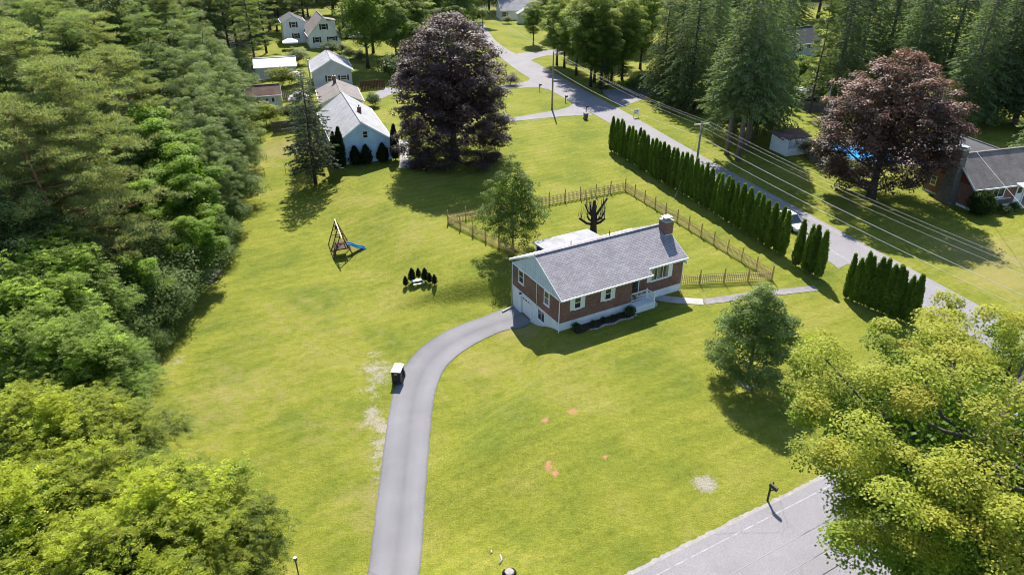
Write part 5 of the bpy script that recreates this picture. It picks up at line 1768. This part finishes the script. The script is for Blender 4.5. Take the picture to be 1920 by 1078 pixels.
for pts, lb in (([(938, 1040), (941, 1050), (936, 1058)], 'larger pale bare stick lying in the front lawn'), ([(921, 1032), (922, 1036), (920, 1038)], 'short pale stick lying in the front lawn')):
    P = [Vector(at(*p)) + Vector((0, 0, .05)) for p in pts]
    tag(MB().tube([p - P[0] for p in P], [.05, .06, .03], 5).obj('fallen_stick', dead_m, None, True, loc=P[0]), lb, 'stick')

def wooden_steps():
    x, y, z = at(380, 530)
    root = empty('wooden_steps', (x, y, z), math.radians(68), 'weathered wooden steps at the edge of the woods', 'steps')
    for k in range(7):
        MB().box(k * .3, k * .3 + .27, -.85, .85, .12 + k * .09, .17 + k * .09).obj('tread', wood_grey_m, root)
    for s in (-.9, .9):
        MB().bar((-.1, s, .05), (2.2, s, .75), .07, .2).obj('stringer', wood_grey_m, root)
        for k in (0, 2.0): MB().bar((k, s, .05), (k, s, 1.1 + k * .3), .08).obj('post', wood_grey_m, root)
        MB().bar((0, s, 1.1), (2.0, s, 1.7), .06, .09).obj('handrail', wood_grey_m, root)
wooden_steps()
# edging kerb beside the garage apron
P, Q = Vector(at(942, 586)), Vector(at(963, 575))
tag(MB().bar((0, 0, .08), Q - P + Vector((0, 0, .08)), .16, .2).obj('timber_kerb', concrete_m, None, loc=P), 'pale timber kerb beside the garage apron', 'kerb')
# stones round the young maple
rs = random.Random(9)
cx, cy, cz = at(1402, 716)
for k in range(11):
    a = k * 2 * math.pi / 11 + rs.uniform(-.1, .1)
    s = rs.uniform(.14, .24)
    o = MB().cbox((0, 0, 0), (s * 2, s * 1.6, s * 1.3), Matrix.Rotation(rs.uniform(-.4, .4), 3, 'X')).obj('garden_stone', rock_m, None, bevel=s * .3, loc=(cx + .85 * math.cos(a), cy + .85 * math.sin(a), cz + s * .4), rot=(0, 0, a + 1.57))
    tag(o, 'rough grey stone in the ring round the young maple', 'stone', 'stones round the young maple')

# ------------------------------------------------------------------ tree kinds
GREEN = (.085, .13, .028)
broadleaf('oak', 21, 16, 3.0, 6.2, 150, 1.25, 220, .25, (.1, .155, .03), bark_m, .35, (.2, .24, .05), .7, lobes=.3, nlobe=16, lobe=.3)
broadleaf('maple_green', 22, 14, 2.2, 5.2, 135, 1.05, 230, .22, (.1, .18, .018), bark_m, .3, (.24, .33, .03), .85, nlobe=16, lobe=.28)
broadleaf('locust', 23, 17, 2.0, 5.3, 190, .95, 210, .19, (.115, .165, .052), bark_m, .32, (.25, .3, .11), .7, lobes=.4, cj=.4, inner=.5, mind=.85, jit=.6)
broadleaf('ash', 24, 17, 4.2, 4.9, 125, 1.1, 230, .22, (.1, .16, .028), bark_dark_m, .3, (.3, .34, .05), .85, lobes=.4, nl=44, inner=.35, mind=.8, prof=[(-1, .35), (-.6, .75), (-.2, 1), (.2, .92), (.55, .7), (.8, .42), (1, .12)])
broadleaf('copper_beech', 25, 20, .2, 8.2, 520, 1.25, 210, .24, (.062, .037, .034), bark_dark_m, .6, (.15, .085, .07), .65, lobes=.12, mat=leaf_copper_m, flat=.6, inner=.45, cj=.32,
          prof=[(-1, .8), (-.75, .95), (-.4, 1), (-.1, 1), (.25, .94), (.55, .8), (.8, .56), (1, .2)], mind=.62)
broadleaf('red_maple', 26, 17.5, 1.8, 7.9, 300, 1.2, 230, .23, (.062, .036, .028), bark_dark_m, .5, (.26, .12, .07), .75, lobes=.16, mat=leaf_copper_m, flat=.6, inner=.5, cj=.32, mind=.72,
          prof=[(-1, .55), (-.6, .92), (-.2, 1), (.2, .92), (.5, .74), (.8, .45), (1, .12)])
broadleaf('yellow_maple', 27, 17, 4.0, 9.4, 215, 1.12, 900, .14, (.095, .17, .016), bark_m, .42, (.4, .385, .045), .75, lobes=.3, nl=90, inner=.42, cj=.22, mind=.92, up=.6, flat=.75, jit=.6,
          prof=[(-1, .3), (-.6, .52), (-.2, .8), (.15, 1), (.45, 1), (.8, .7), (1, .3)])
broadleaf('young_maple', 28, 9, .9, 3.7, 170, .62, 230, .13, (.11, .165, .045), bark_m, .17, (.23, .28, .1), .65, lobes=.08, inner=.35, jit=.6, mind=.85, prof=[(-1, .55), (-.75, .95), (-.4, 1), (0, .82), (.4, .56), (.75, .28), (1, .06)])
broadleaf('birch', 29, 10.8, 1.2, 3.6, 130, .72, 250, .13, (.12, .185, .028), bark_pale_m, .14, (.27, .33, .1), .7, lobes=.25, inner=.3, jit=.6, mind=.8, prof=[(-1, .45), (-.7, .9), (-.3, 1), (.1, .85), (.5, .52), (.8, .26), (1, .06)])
broadleaf('dead_brush', 30, 6.5, .6, 3.0, 46, .95, 110, .14, (.24, .15, .085), dead_m, .12, None, 0, lobes=.25, fill=False, nl=46)
broadleaf('bare_brush', 60, 6.5, .6, 3.0, 60, .8, 60, .16, (.26, .22, .2), dead_m, .1, None, 0, lobes=.25, fill=False, nl=60)
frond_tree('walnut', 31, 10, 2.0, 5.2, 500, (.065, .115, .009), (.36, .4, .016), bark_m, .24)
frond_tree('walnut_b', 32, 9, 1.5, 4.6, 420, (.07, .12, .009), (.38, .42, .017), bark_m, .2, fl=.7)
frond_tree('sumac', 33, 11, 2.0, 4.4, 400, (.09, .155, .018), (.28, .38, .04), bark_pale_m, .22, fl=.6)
pad_pine('scots', 34, 23, 6.5, 7.2, 40, 2.3, 1680, (.25, .29, .11), bark_pine_m, .42, .26)
pad_pine('white_pine', 35, 22, 5.5, 5.4, 44, 1.7, 1260, (.18, .23, .085), bark_dark_m, .36, .25)
spruce('spruce', 36, 25, 3.0, 5.6, 46, 13, (.135, .19, .078), bark_grey_m, .36, .6, .2, .42, 42)
spruce('spruce_open', 37, 24, 7.5, 5.2, 38, 11, (.135, .185, .072), bark_grey_m, .34, .6, .2, .3, 42, .65)
spruce('hemlock', 38, 21, 2.0, 6.0, 42, 13, (.13, .18, .07), bark_dark_m, .4, .55, .2, .5, 42, .55)
spruce('lone_spruce', 39, 15.5, 2.4, 3.1, 38, 9, (.075, .1, .058), bark_dark_m, .2, .42, .15, .22, 46, .5, open_=.22)
ARB = (.125, .2, .036)
AP = [(0, .62), (.08, .85), (.25, 1.0), (.5, .9), (.7, .68), (.85, .42), (.94, .2), (1, .03)]
for k in range(5):
    column('arborvitae_%d' % k, 40 + k, 5.5, .44 + .04 * (k % 3), 3000, ARB, AP, .27)
column('cone_yew', 46, 2.4, .75, 1100, (.02, .036, .012), [(0, .8), (.2, 1), (.5, .8), (.8, .42), (1, .05)], .22)
column('dark_cypress', 47, 5.4, .6, 1800, (.022, .038, .014), AP, .3)
shrub('round_shrub', 48, .8, .45, 26, 80, .08, (.05, .085, .02))
shrub('bush', 49, 2.2, 1.5, 40, 90, .16, (.065, .1, .025), (.12, .15, .04))
shrub('bright_bush', 50, 2.4, 1.6, 44, 90, .17, (.14, .17, .02), (.24, .26, .03))
shrub('purple_bush', 51, 1.6, 1.3, 36, 70, .13, (.05, .03, .028), None, leaf_copper_m)
shrub('wild_shrub', 52, 3.2, 2.2, 70, 220, .12, (.075, .12, .026), (.13, .18, .04))
shrub('hedge_bush', 53, 2.0, 1.3, 40, 90, .13, (.12, .125, .05), (.22, .2, .09))
shrub('silver_bush', 54, 2.4, 1.6, 44, 80, .15, (.12, .14, .08), (.2, .22, .13))
column('potted_juniper', 55, 1.5, .3, 700, (.024, .038, .017), [(0, .7), (.15, 1), (.5, .85), (.75, .55), (1, .08)], .16)
column('globe_yew', 56, 3.0, 1.5, 2200, (.03, .05, .014), [(0, .7), (.2, .97), (.5, 1), (.75, .82), (.92, .5), (1, .1)], .2)

# pollarded tree: bare stub with cut limbs
def pollard():
    x, y, z = at(1112, 443)
    root = empty('pollarded_tree', (x, y, z), math.radians(0), 'dark pollarded tree with bare sawn-off limbs behind the brick house', 'tree')
    r = np.random.default_rng(77)
    t = MB()
    t.tube([(0, 0, -.3), (0, 0, .35), (-.03, 0, 1.4), (0, .05, 2.2), (-.1, 0, 3.2), (-.08, .1, 4.4)], [.62, .42, .36, .38, .24, .15], 10)
    t.obj('trunk', cut_bark_m, root, True)
    L = [((0, 0, 1.5), (-.8, -.1, 1.65), (-1.7, 0, 2.25), .16), ((0, 0, 1.5), (.7, 0, 1.75), (1.25, .1, 2.2), .17), ((0, 0, 2.3), (.5, .1, 3.1), (1.35, 0, 4.7), .14), ((0, 0, 2.2), (-.45, 0, 3.0), (-.5, .1, 3.9), .14),
         ((0, 0, 1.8), (-.6, -.3, 2.2), (-.85, -.4, 2.7), .12), ((0, 0, 1.9), (.4, -.5, 2.3), (.6, -.8, 2.8), .12), ((0, 0, 2.0), (.1, .6, 2.6), (.3, 1.2, 3.3), .13), ((0, 0, 1.8), (.75, -.2, 2.3), (1.15, -.2, 3.3), .1), ((0, 0, 2.2), (-.7, .3, 2.9), (-1.1, .4, 3.8), .09)]
    for a, b, c, w in L:
        l = MB().tube([a, b, c], [w * 1.15, w, w * .85], 8).obj('limb', cut_bark_m, root, True)
        MB().tube([Vector(c) + (Vector(c) - Vector(b)).normalized() * .003, Vector(c) + (Vector(c) - Vector(b)).normalized() * .02], w * .8, 8).obj('sawn_end', dead_m, l)
    s = MB()
    for k in range(46):
        a, b, c, w = L[k % len(L)]
        p = Vector(b).lerp(Vector(c), r.uniform(.2, 1))
        h = r.uniform(1.0, 2.6)
        e = p + Vector((p.x * .25 + r.normal() * .25, r.normal() * .3, h))
        m = p.lerp(e, .5) + Vector((r.normal() * .1, r.normal() * .1, 0))
        s.tube([p, m, e], [.03, .02, .006], 4, cap=False)
    s.obj('sprouts', bark_m, root)
pollard()

# ------------------------------------------------------------------ planted trees and shrubs near the brick house
plant('young_maple', at(1402, 714), 8.9, 1.2, 'young_maple_tree', 'dense conical young maple inside a ring of stones on the front lawn')
plant('birch', at(962, 466), 10.6, .6, 'birch_tree', 'light green birch with a pale leaning stem at the fence corner behind the brick house')
_q = (23.3, 26.8)
plant('yellow_maple', (_q[0], _q[1], 0), 15.6, 2.1, 'yellow_maple_tree', 'big maple with yellowing leaf tops beside the front road', sx=1.12)
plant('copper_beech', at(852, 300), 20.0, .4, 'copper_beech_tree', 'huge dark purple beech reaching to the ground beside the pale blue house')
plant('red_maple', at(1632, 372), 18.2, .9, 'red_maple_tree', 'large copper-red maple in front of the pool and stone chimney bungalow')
plant('lone_spruce', at(592, 345), 15.7, 0.3, 'lone_spruce_tree', 'lone slender spruce with sparse branches and a bare lower trunk', sx=1.12)
q = at(585, 330); plant('lone_spruce', (q[0] - 1.2, q[1] + 6, q[2]), 14.0, 2.6, 'leaning_spruce_tree', 'second slender spruce tight behind the lone spruce', sx=1.0)
rs = random.Random(21)
for a, b, s in ((1.55, -.55, .85), (3.4, -.55, .55), (4.5, -.6, .62), (5.6, -.55, .5), (6.35, -.5, .45), (7.35, -.75, 1.05)):
    q = hw(a, b); plant('round_shrub', (q[0], q[1], gz(q[0], q[1])), .8 * s, None, 'foundation_shrub', 'small clipped dark shrub in the mulch bed under the brick wall', 'shrub', 'shrubs along the brick house front')
for (u, v, h, n) in ((761, 537, 1.15, 0), (773, 529, 1.55, 0), (785, 522, 1.15, 0), (797, 528, 1.5, 1), (806, 531, 1.15, 1), (815, 534, 1.15, 1)):
    plant('potted_juniper', at(u, v), h, None, 'potted_juniper', ['small dark juniper standing behind the white bench', 'small dark juniper in the row to one side of the white bench'][n], 'shrub', ['junipers behind the bench', 'junipers beside the bench'][n], sx=1.1)
# evergreens along the pale blue house
def bl(x, y):
    c, s_ = math.cos(math.radians(110)), math.sin(math.radians(110))
    X, Y = -17.9 + c * x - s_ * y, 102.6 + s_ * x + c * y
    return (X, Y, gz(X, Y))
for x, y, h in ((-.5, 8.4, 5.3), (-.75, 7.6, 5.9), (-.6, -.35, 5.4)):
    plant('dark_cypress', bl(x, y), h, None, 'corner_evergreen', 'tall dark columnar evergreen at a corner of the pale blue house', 'evergreen', 'columnar evergreens at the blue house')
for y in (1.6, 4.0, 5.6):
    plant('cone_yew', bl(-.95, y), 2.9, None, 'cone_yew', 'dark cone-shaped yew against the pale blue gable wall', 'shrub', 'cone yews at the blue house', sx=1.0)
# arborvitae rows
def arb_row(p, q, n, label, group, hs=(5.2, 5.7), jitter=.12):
    A, B = Vector(p[:2]), Vector(q[:2])
    for i in range(n):
        t = i / (n - 1)
        c = A.lerp(B, t) + Vector((rs.uniform(-jitter, jitter), rs.uniform(-jitter, jitter)))
        plant('arborvitae_%d' % rs.randrange(5), (c.x, c.y, 0), rs.uniform(*hs), None, 'arborvitae', label, 'arborvitae', group, sx=rs.uniform(.85, 1.18), tilt=rs.uniform(-.035, .035))
arb_row(at(1148, 285), at(1466, 480), 37, 'slim arborvitae in the long unbroken row beside the side road', 'arborvitae of the long row', (5.1, 5.7))
arb_row(at(1492, 500), at(1532, 521), 4, 'slim arborvitae in the short clump between the car gap and the drive apron', 'arborvitae of the short clump', (5.1, 5.6), .1)
arb_row(at(1585, 560), at(1700, 608), 11, 'slim arborvitae in the row next to the yellow maple', 'arborvitae of the last row', (4.6, 5.5), .1)

# ------------------------------------------------------------------ the woods on the left
WG = 'trees of the woods beside the lawn'
OWN = {('scots', 95): 'great pine whose bare orange trunk shows above the withered brown tree', ('scots', 20): 'pine crown standing over the light green compound-leaved trees', ('maple_green', 335): 'largest bright green tree beside the bare grey brush', ('maple_green', 355): 'low bright green tree leaning over the lawn below the feathery trees',
       ('sumac', 190): 'smallest light green compound-leaved tree, at the front of its clump', ('walnut_b', 300): 'yellow-green walnut standing furthest out on the lawn', ('locust', 330): 'tallest grey-green feathery tree in the woods', ('dead_brush', 150): 'tallest withered red-brown tree at the foot of the great pine', ('walnut', 385): 'low yellow-green walnut beside the garden lamp'}
def wood(kind, u, v, h, name, label, sx=1.0, group=WG, rz=None):
    label = OWN.pop((kind, u), label)
    plant(kind, topat(u, v, h), h, rz, name, label, 'tree', group, sx)
SC = 'tall pine with flat cloud-like needle pads and an orange trunk in the woods'
WP = 'dense dark pine with soft needle pads deep in the woods'
LO = 'grey-green feathery tree at the far edge of the woods'
MG = 'bright green broadleaf tree tucked among the pines'
WA = 'yellow-green tree with drooping compound leaves at the near corner of the woods'
SU = 'light green compound-leaved tree in front of the orange-trunk pine'
for u, v, h in ((95, 118, 23), (215, 95, 20), (20, 55, 23), (150, 25, 21), (20, 200, 21)): wood('scots', u, v, h, 'scots_pine', SC)
for u, v, h in ((60, 5, 22), (265, 30, 20), (110, 60, 19), (40, -30, 22), (200, -25, 22), (300, -10, 21), (170, 190, 15), (250, 240, 13), (-30, 20, 22), (-60, -40, 23), (-10, 110, 20), (30, -70, 23), (-50, 120, 20), (120, -60, 22)): wood('white_pine', u, v, h, 'white_pine', WP)
for u, v, h in ((330, 15, 18), (375, 50, 17), (385, 85, 15.5), (310, 75, 17), (400, 135, 14), (350, 120, 15), (375, 165, 13.5), (412, 200, 11), (365, 200, 13), (395, 250, 10.5), (350, -20, 18), (392, 300, 9)): wood('locust', u, v, h, 'locust_tree', LO)
for u, v, h in ((275, 190, 15), (335, 262, 12.5), (300, 235, 13), (355, 335, 9.5), (320, 300, 11), (150, 440, 7), (350, 400, 8), (240, 470, 8), (260, 330, 10)): wood('maple_green', u, v, h, 'woodland_maple', MG)
for u, v, h in ((35, 375, 13), (90, 440, 12), (10, 480, 12.5), (125, 600, 10.5), (40, 590, 11), (190, 625, 8.5), (70, 520, 11)): wood('sumac', u, v, h, 'light_walnut_tree', SU)
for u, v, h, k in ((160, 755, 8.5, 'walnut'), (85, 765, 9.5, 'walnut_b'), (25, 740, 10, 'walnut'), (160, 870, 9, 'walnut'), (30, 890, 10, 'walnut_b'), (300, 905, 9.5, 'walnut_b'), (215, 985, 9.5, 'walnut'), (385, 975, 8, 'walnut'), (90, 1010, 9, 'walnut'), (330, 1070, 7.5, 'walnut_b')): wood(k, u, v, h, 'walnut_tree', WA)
for u, v, h in ((150, 465, 7), (170, 510, 6), (120, 530, 6.5)): wood('dead_brush', u, v, h, 'dead_tree', 'withered red-brown tree beneath the orange-trunk pine', group='withered trees')
for u, v, h in ((285, 320, 8), (270, 300, 8)): wood('bare_brush', u, v, h, 'dead_brush', 'bare grey brush between the bright green trees and the pine', group='bare brush')
for u, v, h in ((262, 612, 2.6), (300, 572, 2.8), (235, 650, 2.6), (322, 545, 2.4), (215, 690, 2.4), (270, 530, 4), (245, 565, 4), (200, 600, 4), (385, 420, 4), (395, 455, 2.6), (405, 385, 4), (318, 480, 4.5), (275, 475, 5), (190, 560, 5), (185, 700, 3.4), (430, 320, 4.5), (445, 280, 4), (235, 520, 5.5), (225, 440, 6.5), (185, 500, 5), (310, 430, 6)):
    wood('wild_shrub', u, v, h, 'woodland_shrub', 'tangled green shrub along the shady edge of the woods', group='shrubs at the woods edge')
# fill the depth of the woods
for k in range(84):
    y = rs.uniform(26, 215)
    x = -np.interp(y, [10, 46, 100, 210], [26, 31, 40, 72]) - rs.uniform(9, 55 if k < 34 else 110)
    kd = rs.choice(['white_pine', 'scots', 'locust', 'oak'])
    h = rs.uniform(15, 21)
    nm, lb = {'white_pine': ('white_pine', 'dark pine buried deep inside the woods'), 'scots': ('scots_pine', 'orange-trunk pine buried deep inside the woods'), 'locust': ('locust_tree', 'feathery grey-green tree buried deep inside the woods'), 'oak': ('woodland_oak', 'rounded green oak deep in the woods')}[kd]
    plant(kd, (x, y, gz(x, y)), h, None, nm, lb, 'tree', WG)

# ------------------------------------------------------------------ yards beyond, side road and far woods
def tree(kind, u, v, h, name, label, sx=1.0, group=None, cat='tree'):
    plant(kind, at(u, v), h, None, name, label, cat, group, sx)
tree('oak', 745, 128, 13.5, 'olive_oak', 'olive-green oak rising behind the purple beech', .95)
for u, v in ((690, 128), (700, 100), (672, 40), (770, 95)): tree('ash', u, v, 20, 'tall_ash', 'tall shaded tree with a long dark trunk near the white cape house', 1.0, 'tall trees near the cape house')
for u, v, h in ((1044, 122, 15), (1058, 128, 16), (1080, 142, 16), (1107, 163, 19), (1114, 155, 18), (1126, 168, 14), (1146, 156, 14), (1166, 149, 17), (1000, 84, 11), (1180, 90, 18), (1090, 100, 18), (1130, 110, 18), (1040, 70, 17), (1200, 130, 17), (1070, 85, 18)):
    tree('ash', u, v, h, 'roadside_ash', 'roadside tree with bare dark stems and light green top across the side road', .95, 'grove across the side road')
for u, v, h in ((1140, 166, 7), (1165, 152, 7.5), (1128, 175, 7)): tree('lone_spruce', u, v, h, 'thin_conifer', 'thin young conifer under the roadside grove', 1.0, 'thin conifers under the grove')
for u, v, h, k in ((1290, 205, 22, 'hemlock'), (1265, 190, 19, 'hemlock'), (1240, 180, 18, 'hemlock'), (1330, 170, 24, 'spruce')): tree(k, u, v, h, 'hemlock_tree', 'broad drooping hemlock beside the crossroads drive', 1.0, 'hemlocks beside the drive')
for u, v, h, k in ((1362, 290, 25, 'spruce_open'), (1383, 302, 26, 'spruce_open'), (1398, 282, 27, 'spruce_open'), (1415, 262, 25, 'spruce'), (1440, 240, 25, 'spruce'), (1375, 255, 25, 'spruce')): tree(k, u, v, h, 'roadside_spruce', 'towering spruce with a pale bare lower trunk across the side road', .95, 'spruces across the side road')
for u, v, h in ((1560, 200, 26), (1600, 170, 27), (1650, 160, 28), (1700, 190, 28), (1760, 185, 29), (1800, 235, 24), (1850, 230, 26), (1900, 235, 26), (1830, 150, 28), (1905, 150, 29), (1960, 240, 26), (1950, 330, 20)):
    tree('spruce', u, v, h, 'tall_spruce', 'tall dark spruce in the dense stand behind the red maple', 1.12, 'stand of spruces behind the red maple')
tree('white_pine', 1518, 213, 20, 'thin_pine', 'thin pine with a long dark trunk behind the gabled shed', .62)
# shrubs in the yards
B = [('purple_bush', 958, 160, 2.0, 'purple_bush', 'round purple shrub on the grass beside the upper drive'), ('globe_yew', 1834, 403, 3.1, 'globe_yew', 'big clipped round yew in front of the stone chimney bungalow'),
     ('bright_bush', 530, 163, 3.6, 'willow_bush', 'yellow-green weeping bush beside the metal-roofed garage'), ('bright_bush', 470, 172, 2.6, 'golden_bush', 'golden round bush left of the metal-roofed garage'), ('silver_bush', 560, 122, 3.4, 'lilac_bush', 'tall pale bush below the white canopy'),
     ('silver_bush', 675, 117, 2.4, 'roadside_bush', 'silvery bush beside the grey house'), ('silver_bush', 655, 112, 2.4, 'garden_bush', 'silvery garden bush near the dead stump'), ('bush', 700, 200, 2.2, 'corner_bush', 'dark green bush at the corner of the tan house'), ('bush', 570, 228, 3.0, 'shade_bush', 'dark bush in front of the tan gazebo'), ('bush', 548, 226, 2.6, 'fence_bush', 'dark bush behind the weathered board fence'),
     ('bright_bush', 462, 252, 2.6, 'yellow_bush', 'yellow-green bush at the woods end by the board fence'), ('bright_bush', 478, 265, 2.4, 'lime_bush', 'lime-green bush beside the chain link fence'), ('bright_bush', 500, 235, 3.6, 'slim_bush', 'slim yellow-green bush before the round garden pool'), ('bush', 893, 42, 3.0, 'drive_bush', 'round bush in front of the cream bungalow'),
     ('silver_bush', 951, 45, 2.0, 'lawn_bush', 'pale clipped bush on the lawn of the cream bungalow'), ('bush', 1185, 172, 2.4, 'verge_bush', 'low dark bush at the corner of the crossroads drive'), ('bush', 1204, 165, 2.6, 'corner_shrub', 'taller dark shrub under the hemlocks'), ('hedge_bush', 1555, 262, 2.4, 'pale_bush', 'pale feathery bush behind the pool cabin'), ('purple_bush', 1300, 212, 2.2, 'shadow_bush', 'dark bush beneath the broad hemlock'),
     ('bush', 1520, 202, 3.0, 'shed_bush', 'leafy bush beside the small gabled shed'), ('maple_green', 1495, 180, 8, 'small_maple', 'small light green tree left of the gabled shed'), ('bush', 735, 150, 4.5, 'understory_tree', 'light understory bush below the olive oak'), ('bush', 620, 105, 3, 'cape_bush', 'shaggy bush below the white cape house'), ('bush', 640, 100, 2, 'cape_shrub', 'low shrub at the corner of the cape house')]
for k, u, v, h, n, l in B: plant(k, at(u, v), h, None, n, l, 'tree' if 'maple' in k or 'tree' in n else 'shrub')
for i in range(7):
    t = i / 6
    u, v = 1515 + (1608 - 1515) * t, 292 + (340 - 292) * t
    plant('hedge_bush', at(u, v), 2.2, None, 'hedge_bush', 'sandy-green hedge bush between the pool cabin and the red maple', 'shrub', 'hedge in front of the pool', 1.0)
for u, v in ((1870, 398), (1885, 402), (1900, 396)): plant('round_shrub', at(u, v), 1.0, None, 'flower_shrub', 'low shrub below the window of the brick bungalow', 'shrub', 'low shrubs under the bungalow window')
tree('locust', 640, 88, 6, 'sapling', 'thin sapling in front of the white cape gable', .5)
tree('wild_shrub', 432, 190, 6, 'edge_tree', 'dark leafy tree left of the cream garden shed', 1, 'trees left of the sheds')
tree('wild_shrub', 440, 150, 6, 'edge_tree', 'dark leafy tree left of the cream garden shed', 1, 'trees left of the sheds')
tree('wild_shrub', 455, 215, 5, 'edge_tree', 'dark leafy tree left of the cream garden shed', 1, 'trees left of the sheds')
for u, v, h in ((435, 120, 22), (448, 108, 23), (500, 100, 21), (470, 70, 22), (410, 100, 21), (520, 60, 20), (480, 128, 19)): tree('white_pine', u, v, h, 'shade_pine', 'tall shaded pine with a bare trunk left of the white cape house', .9, 'pines left of the cape house')
# the far woods close the view
FG = 'trees of the far woods'
FL = {'oak': 'far green oak in the distant woods', 'ash': 'far light green tree in the distant woods', 'spruce': 'far dark spruce in the distant woods', 'white_pine': 'far dark pine in the distant woods', 'locust': 'far feathery tree in the distant woods', 'maple_green': 'far bright green maple in the distant woods'}
def far(x, y, k, h): plant(k, (x, y, 0), h, None, 'far_' + {'oak': 'oak', 'ash': 'ash', 'spruce': 'spruce', 'white_pine': 'pine', 'locust': 'locust', 'maple_green': 'maple'}[k], FL[k], 'tree', FG, rs.uniform(.95, 1.25))
for i in range(150):
    y = rs.uniform(228, 370)
    x = rs.uniform(-.62, .70) * (y + 12)
    u = 960 + F_PX * x / (y * _c + CAM_H * _s)
    if y < 262 and -20 < x < 22: continue                       # bungalow garden
    if y < 240 and -80 < x < -30: continue                      # cape house garden
    far(x, y, rs.choice(['oak', 'oak', 'ash', 'spruce', 'white_pine', 'locust', 'maple_green']), rs.uniform(15, 24))
for x, y, k, h in ((-72, 222, 'oak', 19), (-62, 224, 'white_pine', 22), (-50, 222, 'oak', 18), (-40, 226, 'oak', 19), (-32, 222, 'maple_green', 16), (-26, 212, 'oak', 16), (-20, 200, 'oak', 17), (-16, 215, 'locust', 16), (-14, 190, 'oak', 15), (-24, 180, 'ash', 15), (-12, 232, 'oak', 15), (-70, 200, 'white_pine', 22), (-78, 185, 'white_pine', 22), (24, 232, 'ash', 16), (14, 218, 'maple_green', 9), (30, 215, 'ash', 15), (36, 200, 'oak', 15), (42, 185, 'ash', 15), (46, 170, 'oak', 16), (30, 190, 'ash', 14), (52, 190, 'spruce', 24), (60, 205, 'oak', 18), (56, 165, 'spruce', 22), (85, 190, 'oak', 19), (95, 175, 'spruce', 25), (105, 160, 'spruce', 26), (110, 140, 'oak', 18), (100, 125, 'spruce', 25), (92, 115, 'oak', 15), (118, 120, 'oak', 18), (112, 95, 'oak', 16), (104, 74, 'maple_green', 14), (120, 60, 'oak', 17), (96, 100, 'ash', 15), (125, 82, 'spruce', 22), (135, 105, 'oak', 18), (66, 215, 'locust', 18), (78, 210, 'spruce', 24), (22, 250, 'oak', 16), (6, 262, 'oak', 18), (-8, 262, 'spruce', 22), (-4, 256, 'oak', 15)):
    far(x, y, k, h)
